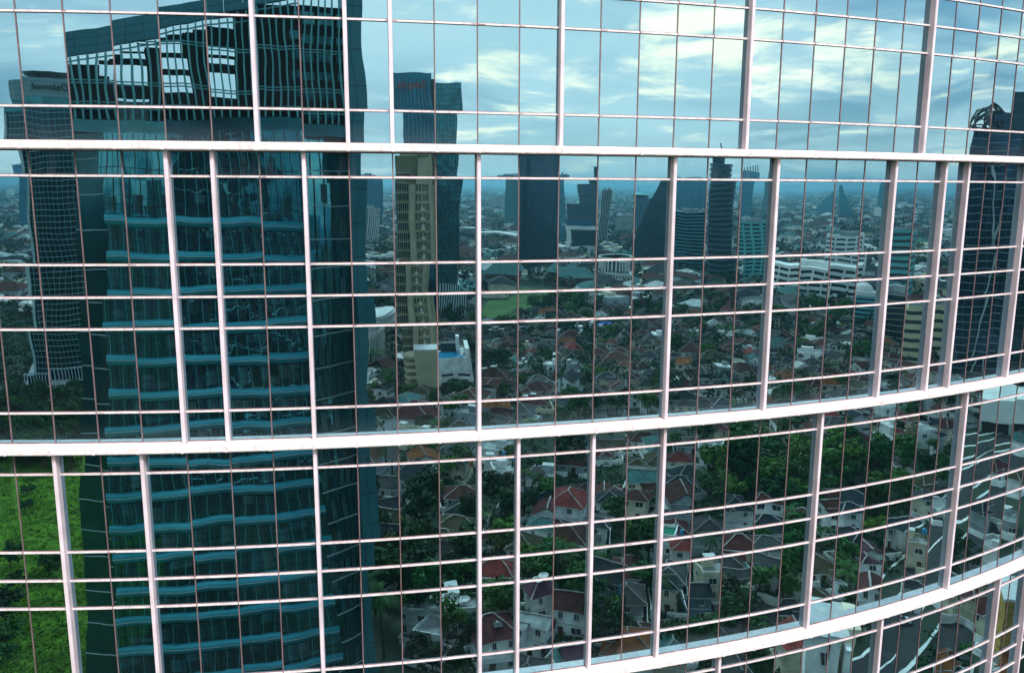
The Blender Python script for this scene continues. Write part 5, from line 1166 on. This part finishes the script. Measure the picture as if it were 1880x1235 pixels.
# ---------- far town: too many roofs and crowns to count
fr = random.Random(11)
def near_town():
    b = MB(); WM = [M['wall_w'], M['wall_c'], M['wall_w'], M['wall_g']]; n = 0
    for _ in range(2600):
        D = fr.uniform(200, 405); a = R(fr.uniform(4, 92)); x, y = D * math.sin(a), -D * math.cos(a); w_ = fr.uniform(4.5, 9); d_ = w_ * fr.uniform(.7, .95)
        if not free(x, y, w_ * .55): continue
        TAKEN.append((x, y, w_ * .5)); o = len(b.v); h = fr.choice((2.4, 4.4, 4.6)); rm = M['roof_' + fr.choice(('brown', 'darkred', 'slate', 'grey', 'brown', 'darkred', 'slate', 'purple', 'mossy', 'grey', 'brown', 'darkred', 'slate', 'red', 'orange', 'white'))]; wm = fr.choice(WM)
        b.box(-w_ / 2, w_ / 2, -d_ / 2, d_ / 2, 0, h, wm)
        for fl in range(2 if h > 4 else 1):
            for k in (-.3, 0, .3): b.box(w_ * k - .45, w_ * k + .45, d_ / 2 - .1, d_ / 2 + .04, .7 + fl * 2.1, 1.7 + fl * 2.1, M['pane'])
            for s_ in (-1, 1): b.box(s_ * w_ / 2 - .05, s_ * w_ / 2 + .05, -.5, .5, .7 + fl * 2.1, 1.7 + fl * 2.1, M['pane'])
        if fr.random() < .12: b.box(-w_ / 2 - .1, w_ / 2 + .1, -d_ / 2 - .1, d_ / 2 + .1, h, h + .4, M['trim']); b.box(-w_ * .3, 0, -d_ * .3, 0, h + .4, h + 1.8, wm)
        else:
            gable_or_hip(b, w_, d_, h, min(w_, d_) * fr.uniform(.24, .34), 'hip' if fr.random() < .7 else 'gable', rm, .5)
            if fr.random() < .5: e = w_ * .4; b.box(w_ * .05, w_ * .05 + e, d_ / 2, d_ * .75, 0, h - .3, wm); gable_or_hip(b, e, d_ * .5, h - .3, e * .28, 'hip', rm, .4, w_ * .05 + e / 2, d_ * .55)
        t = R(38) + fr.choice((0, math.pi / 2, -math.pi / 2)) + fr.uniform(-.15, .15); ct, st = math.cos(t), math.sin(t); q = 1
        b.v[o:] = [(x + u * ct - v * st, y + u * st + v * ct, z) for u, v, z in b.v[o:]]; n += 1
    b.build('packed_houses', kind='stuff')
def far_town(n, d0, d1, a0, a1):
    b = MB(); c = MB(); WM = [M['slab_w'], M['wall_w'], M['wall_c'], M['slab'], M['wall_g']]; RM = [M['roof_' + k] for k in ('brown', 'grey', 'slate', 'slate', 'grey', 'brown', 'darkred', 'turquoise', 'white')]
    for _ in range(n):
        D = d0 * (d1 / d0) ** fr.random(); a = R(fr.uniform(a0, a1)); x, y = D * math.sin(a), -D * math.cos(a)
        if not free(x, y, 9): continue
        w_, d_, h = fr.uniform(4, 10) * (1 + D / 4000), fr.uniform(4, 8) * (1 + D / 4000), fr.choice((3.2, 4, 6, 6.5, 9)); t = fr.uniform(0, 3.14); ct, st = math.cos(t), math.sin(t)
        if fr.random() < .035 and D > 1800: h *= fr.uniform(2.5, 6)
        P = [(x + ct * u - st * v, y + st * u + ct * v) for u, v in ((-w_, -d_), (w_, -d_), (w_, d_), (-w_, d_))]
        if h < 12 and fr.random() < .75:
            b.prism(P, 0, h, fr.choice(WM)); r = [(x + ct * u, y + st * u) for u in (-w_ * .5, w_ * .5)]
            b.add([(p[0], p[1], h + .01) for p in [(x + (p[0] - x) * 1.12, y + (p[1] - y) * 1.12) for p in P]] + [(*r[0], h + d_ * .5), (*r[1], h + d_ * .5)], [(0, 1, 5, 4), (2, 3, 4, 5), (1, 2, 5), (3, 0, 4)], fr.choice(RM))
        else: b.prism(P, 0, h, fr.choice(WM)); b.prism([(x + (p[0] - x) * .4, y + (p[1] - y) * .4) for p in P], h, h + 2, fr.choice(WM))
    b.build('distant_houses', kind='stuff')
far_town(6500, 400, 9000, -36, 100); near_town()
vs, fs = [], []
for _ in range(4200):
    D = fr.uniform(215, 400); a = R(fr.uniform(2, 86)); x, y = D * math.sin(a), -D * math.cos(a)
    if free(x, y, .5): leaf_clump(vs, fs, (x, y, fr.uniform(1.8, 5.2)), fr.uniform(1.8, 3.4), 24, .62, fr)
for _ in range(1100):
    D = fr.uniform(215, 420); a = R(fr.uniform(-38, -17)); x, y = D * math.sin(a), -D * math.cos(a)
    if free(x, y, .5): leaf_clump(vs, fs, (x, y, fr.uniform(1.8, 5.2)), fr.uniform(1.8, 3.6), 24, .62, fr)
for _ in range(9500):
    D = 380 * (6000 / 380) ** fr.random(); a = R(fr.uniform(-36, 100)); x, y = D * math.sin(a), -D * math.cos(a)
    if not free(x, y, 3): continue
    leaf_clump(vs, fs, (x, y, fr.uniform(4, 7)), fr.uniform(4, 6.5) * (1 + D / 5000), 15, 1.7 * (1 + D / 4000), fr)
me = bpy.data.meshes.new('distant_treetops'); me.from_pydata(vs, [], fs); me.materials.append(M['leaf_far']); o = bpy.data.objects.new('distant_treetops', me); COLL.objects.link(o); o['kind'] = 'stuff'

# ------------------------------------------------------------------ camera, light, sky, air
cd = bpy.data.cameras.new('camera'); cam = bpy.data.objects.new('camera', cd); COLL.objects.link(cam); scn.camera = cam
cd.sensor_width = 36; cd.lens = 36 * F / 1880; cd.clip_end = 60000; cd.clip_start = .1
c, s = math.cos(ROL), math.sin(ROL); cp, sp = math.cos(PIT), math.sin(PIT)
rt, up, fw = Vector((c, sp * s, cp * s)), Vector((-s, sp * c, cp * c)), Vector((0, cp, -sp))
cam.matrix_world = Matrix(((rt.x, up.x, -fw.x, 0), (rt.y, up.y, -fw.y, 0), (rt.z, up.z, -fw.z, HE), (0, 0, 0, 1)))
SUN_EL, SUN_AZ = R(48), R(150)          # azimuth from +Y, clockwise
sd = bpy.data.lights.new('sun', 'SUN'); sd.energy = 2.1; sd.angle = R(10); sd.color = (1, .95, .9)
sun = bpy.data.objects.new('sun', sd); COLL.objects.link(sun)
dv = Vector((math.sin(SUN_AZ) * math.cos(SUN_EL), math.cos(SUN_AZ) * math.cos(SUN_EL), math.sin(SUN_EL)))
sun.rotation_euler = (-dv).to_track_quat('-Z', 'Y').to_euler(); sun.location = (0, -200, 400)
w = bpy.data.worlds.new('World'); scn.world = w; w.use_nodes = True; N, L = w.node_tree.nodes, w.node_tree.links
bg = N['Background']; bg.inputs['Strength'].default_value = .1
sky = N.new('ShaderNodeTexSky'); sky.sky_type = 'NISHITA'; sky.sun_disc = False; sky.sun_elevation = SUN_EL; sky.sun_rotation = SUN_AZ; sky.dust_density = 2.5; sky.air_density = 1.2
tc = N.new('ShaderNodeTexCoord'); sx = N.new('ShaderNodeSeparateXYZ'); L.new(tc.outputs['Generated'], sx.inputs[0])
def mth(op, a, b=None, clamp=False):
    n = N.new('ShaderNodeMath'); n.operation = op; n.use_clamp = clamp
    for q, v in ((0, a), (1, b)):
        if v is None: continue
        if isinstance(v, (int, float)): n.inputs[q].default_value = v
        else: L.new(v, n.inputs[q])
    return n.outputs[0]
zc = mth('ADD', mth('MAXIMUM', sx.outputs['Z'], 0.0), .07)
cx, cy = mth('DIVIDE', sx.outputs['X'], zc), mth('DIVIDE', sx.outputs['Y'], zc)
cb = N.new('ShaderNodeCombineXYZ'); L.new(cx, cb.inputs[0]); L.new(cy, cb.inputs[1])
def cloud(scale, det, rough, dist, off):
    mp = N.new('ShaderNodeMapping'); mp.inputs['Location'].default_value = off; L.new(cb.outputs[0], mp.inputs['Vector'])
    n = N.new('ShaderNodeTexNoise'); n.inputs['Scale'].default_value = scale; n.inputs['Detail'].default_value = det; n.inputs['Roughness'].default_value = rough; n.inputs['Distortion'].default_value = dist
    L.new(mp.outputs[0], n.inputs['Vector']); return n.outputs['Fac']
def mixc(f, a, b):
    n = N.new('ShaderNodeMix'); n.data_type = 'RGBA'
    if isinstance(f, (int, float)): n.inputs['Factor'].default_value = f
    else: L.new(f, n.inputs['Factor'])
    for k, v in (('A', a), ('B', b)):
        if isinstance(v, tuple): n.inputs[k].default_value = (*v, 1)
        else: L.new(v, n.inputs[k])
    return n.outputs['Result']
def mr(v, a, b, c=0, d=1):
    n = N.new('ShaderNodeMapRange'); n.interpolation_type = 'SMOOTHSTEP'
    for k, q in (('From Min', a), ('From Max', b), ('To Min', c), ('To Max', d)): n.inputs[k].default_value = q
    L.new(v, n.inputs['Value']); return n.outputs['Result']
n1 = cloud(.42, 8, .58, .7, (3.1, 1.7, 0)); n2 = cloud(1.1, 8, .62, .5, (8.2, 4.4, 0)); n3 = cloud(.18, 4, .5, .2, (1.2, 9.4, 0))
CLOUD_D, CLOUD_L, CLOUD_W = (3.2, 4.2, 5.4), (9.8, 8.9, 8.4), (23.5, 14.6, 9.8)
base = mixc(mr(n3, .38, .62), mixc(.7, sky.outputs['Color'], CLOUD_D), CLOUD_L)
base = mixc(mr(n1, .44, .60, 0, .8), base, CLOUD_L)
base = mixc(mr(mth('ADD', mth('MULTIPLY', n1, .6), mth('MULTIPLY', n2, .4)), .535, .63), base, CLOUD_W)
hz = mr(sx.outputs['Z'], .0, .10, 1, 0)
base = mixc(mth('MULTIPLY', hz, .6), base, (11.0, 9.2, 8.0))
L.new(base, bg.inputs['Color'])
HAZE_D = .00014
mb = MB(); mb.box(-26000, 26000, -26000, 26000, -1.5, 175, M['white']); hz_o = mb.build('haze', kind='stuff'); hz_o.data.materials.clear()
hm = bpy.data.materials.new('haze_air'); HN, HL = nodes(hm); HN.remove(HN['Principled BSDF'])
pv = HN.new('ShaderNodeVolumePrincipled'); pv.inputs['Color'].default_value = (.34, .76, .94, 1); pv.inputs['Density'].default_value = HAZE_D; pv.inputs['Anisotropy'].default_value = .6
HL.new(pv.outputs['Volume'], HN['Material Output'].inputs['Volume']); hz_o.data.materials.append(hm)
scn.view_settings.view_transform = 'Standard'; scn.view_settings.look = 'None'; scn.view_settings.exposure = 1.1; scn.view_settings.gamma = 1
scn.cycles.max_bounces = 8; scn.cycles.glossy_bounces = 4; scn.cycles.diffuse_bounces = 2; scn.cycles.volume_bounces = 0; scn.cycles.caustics_reflective = False
scn.cycles.use_denoising = True
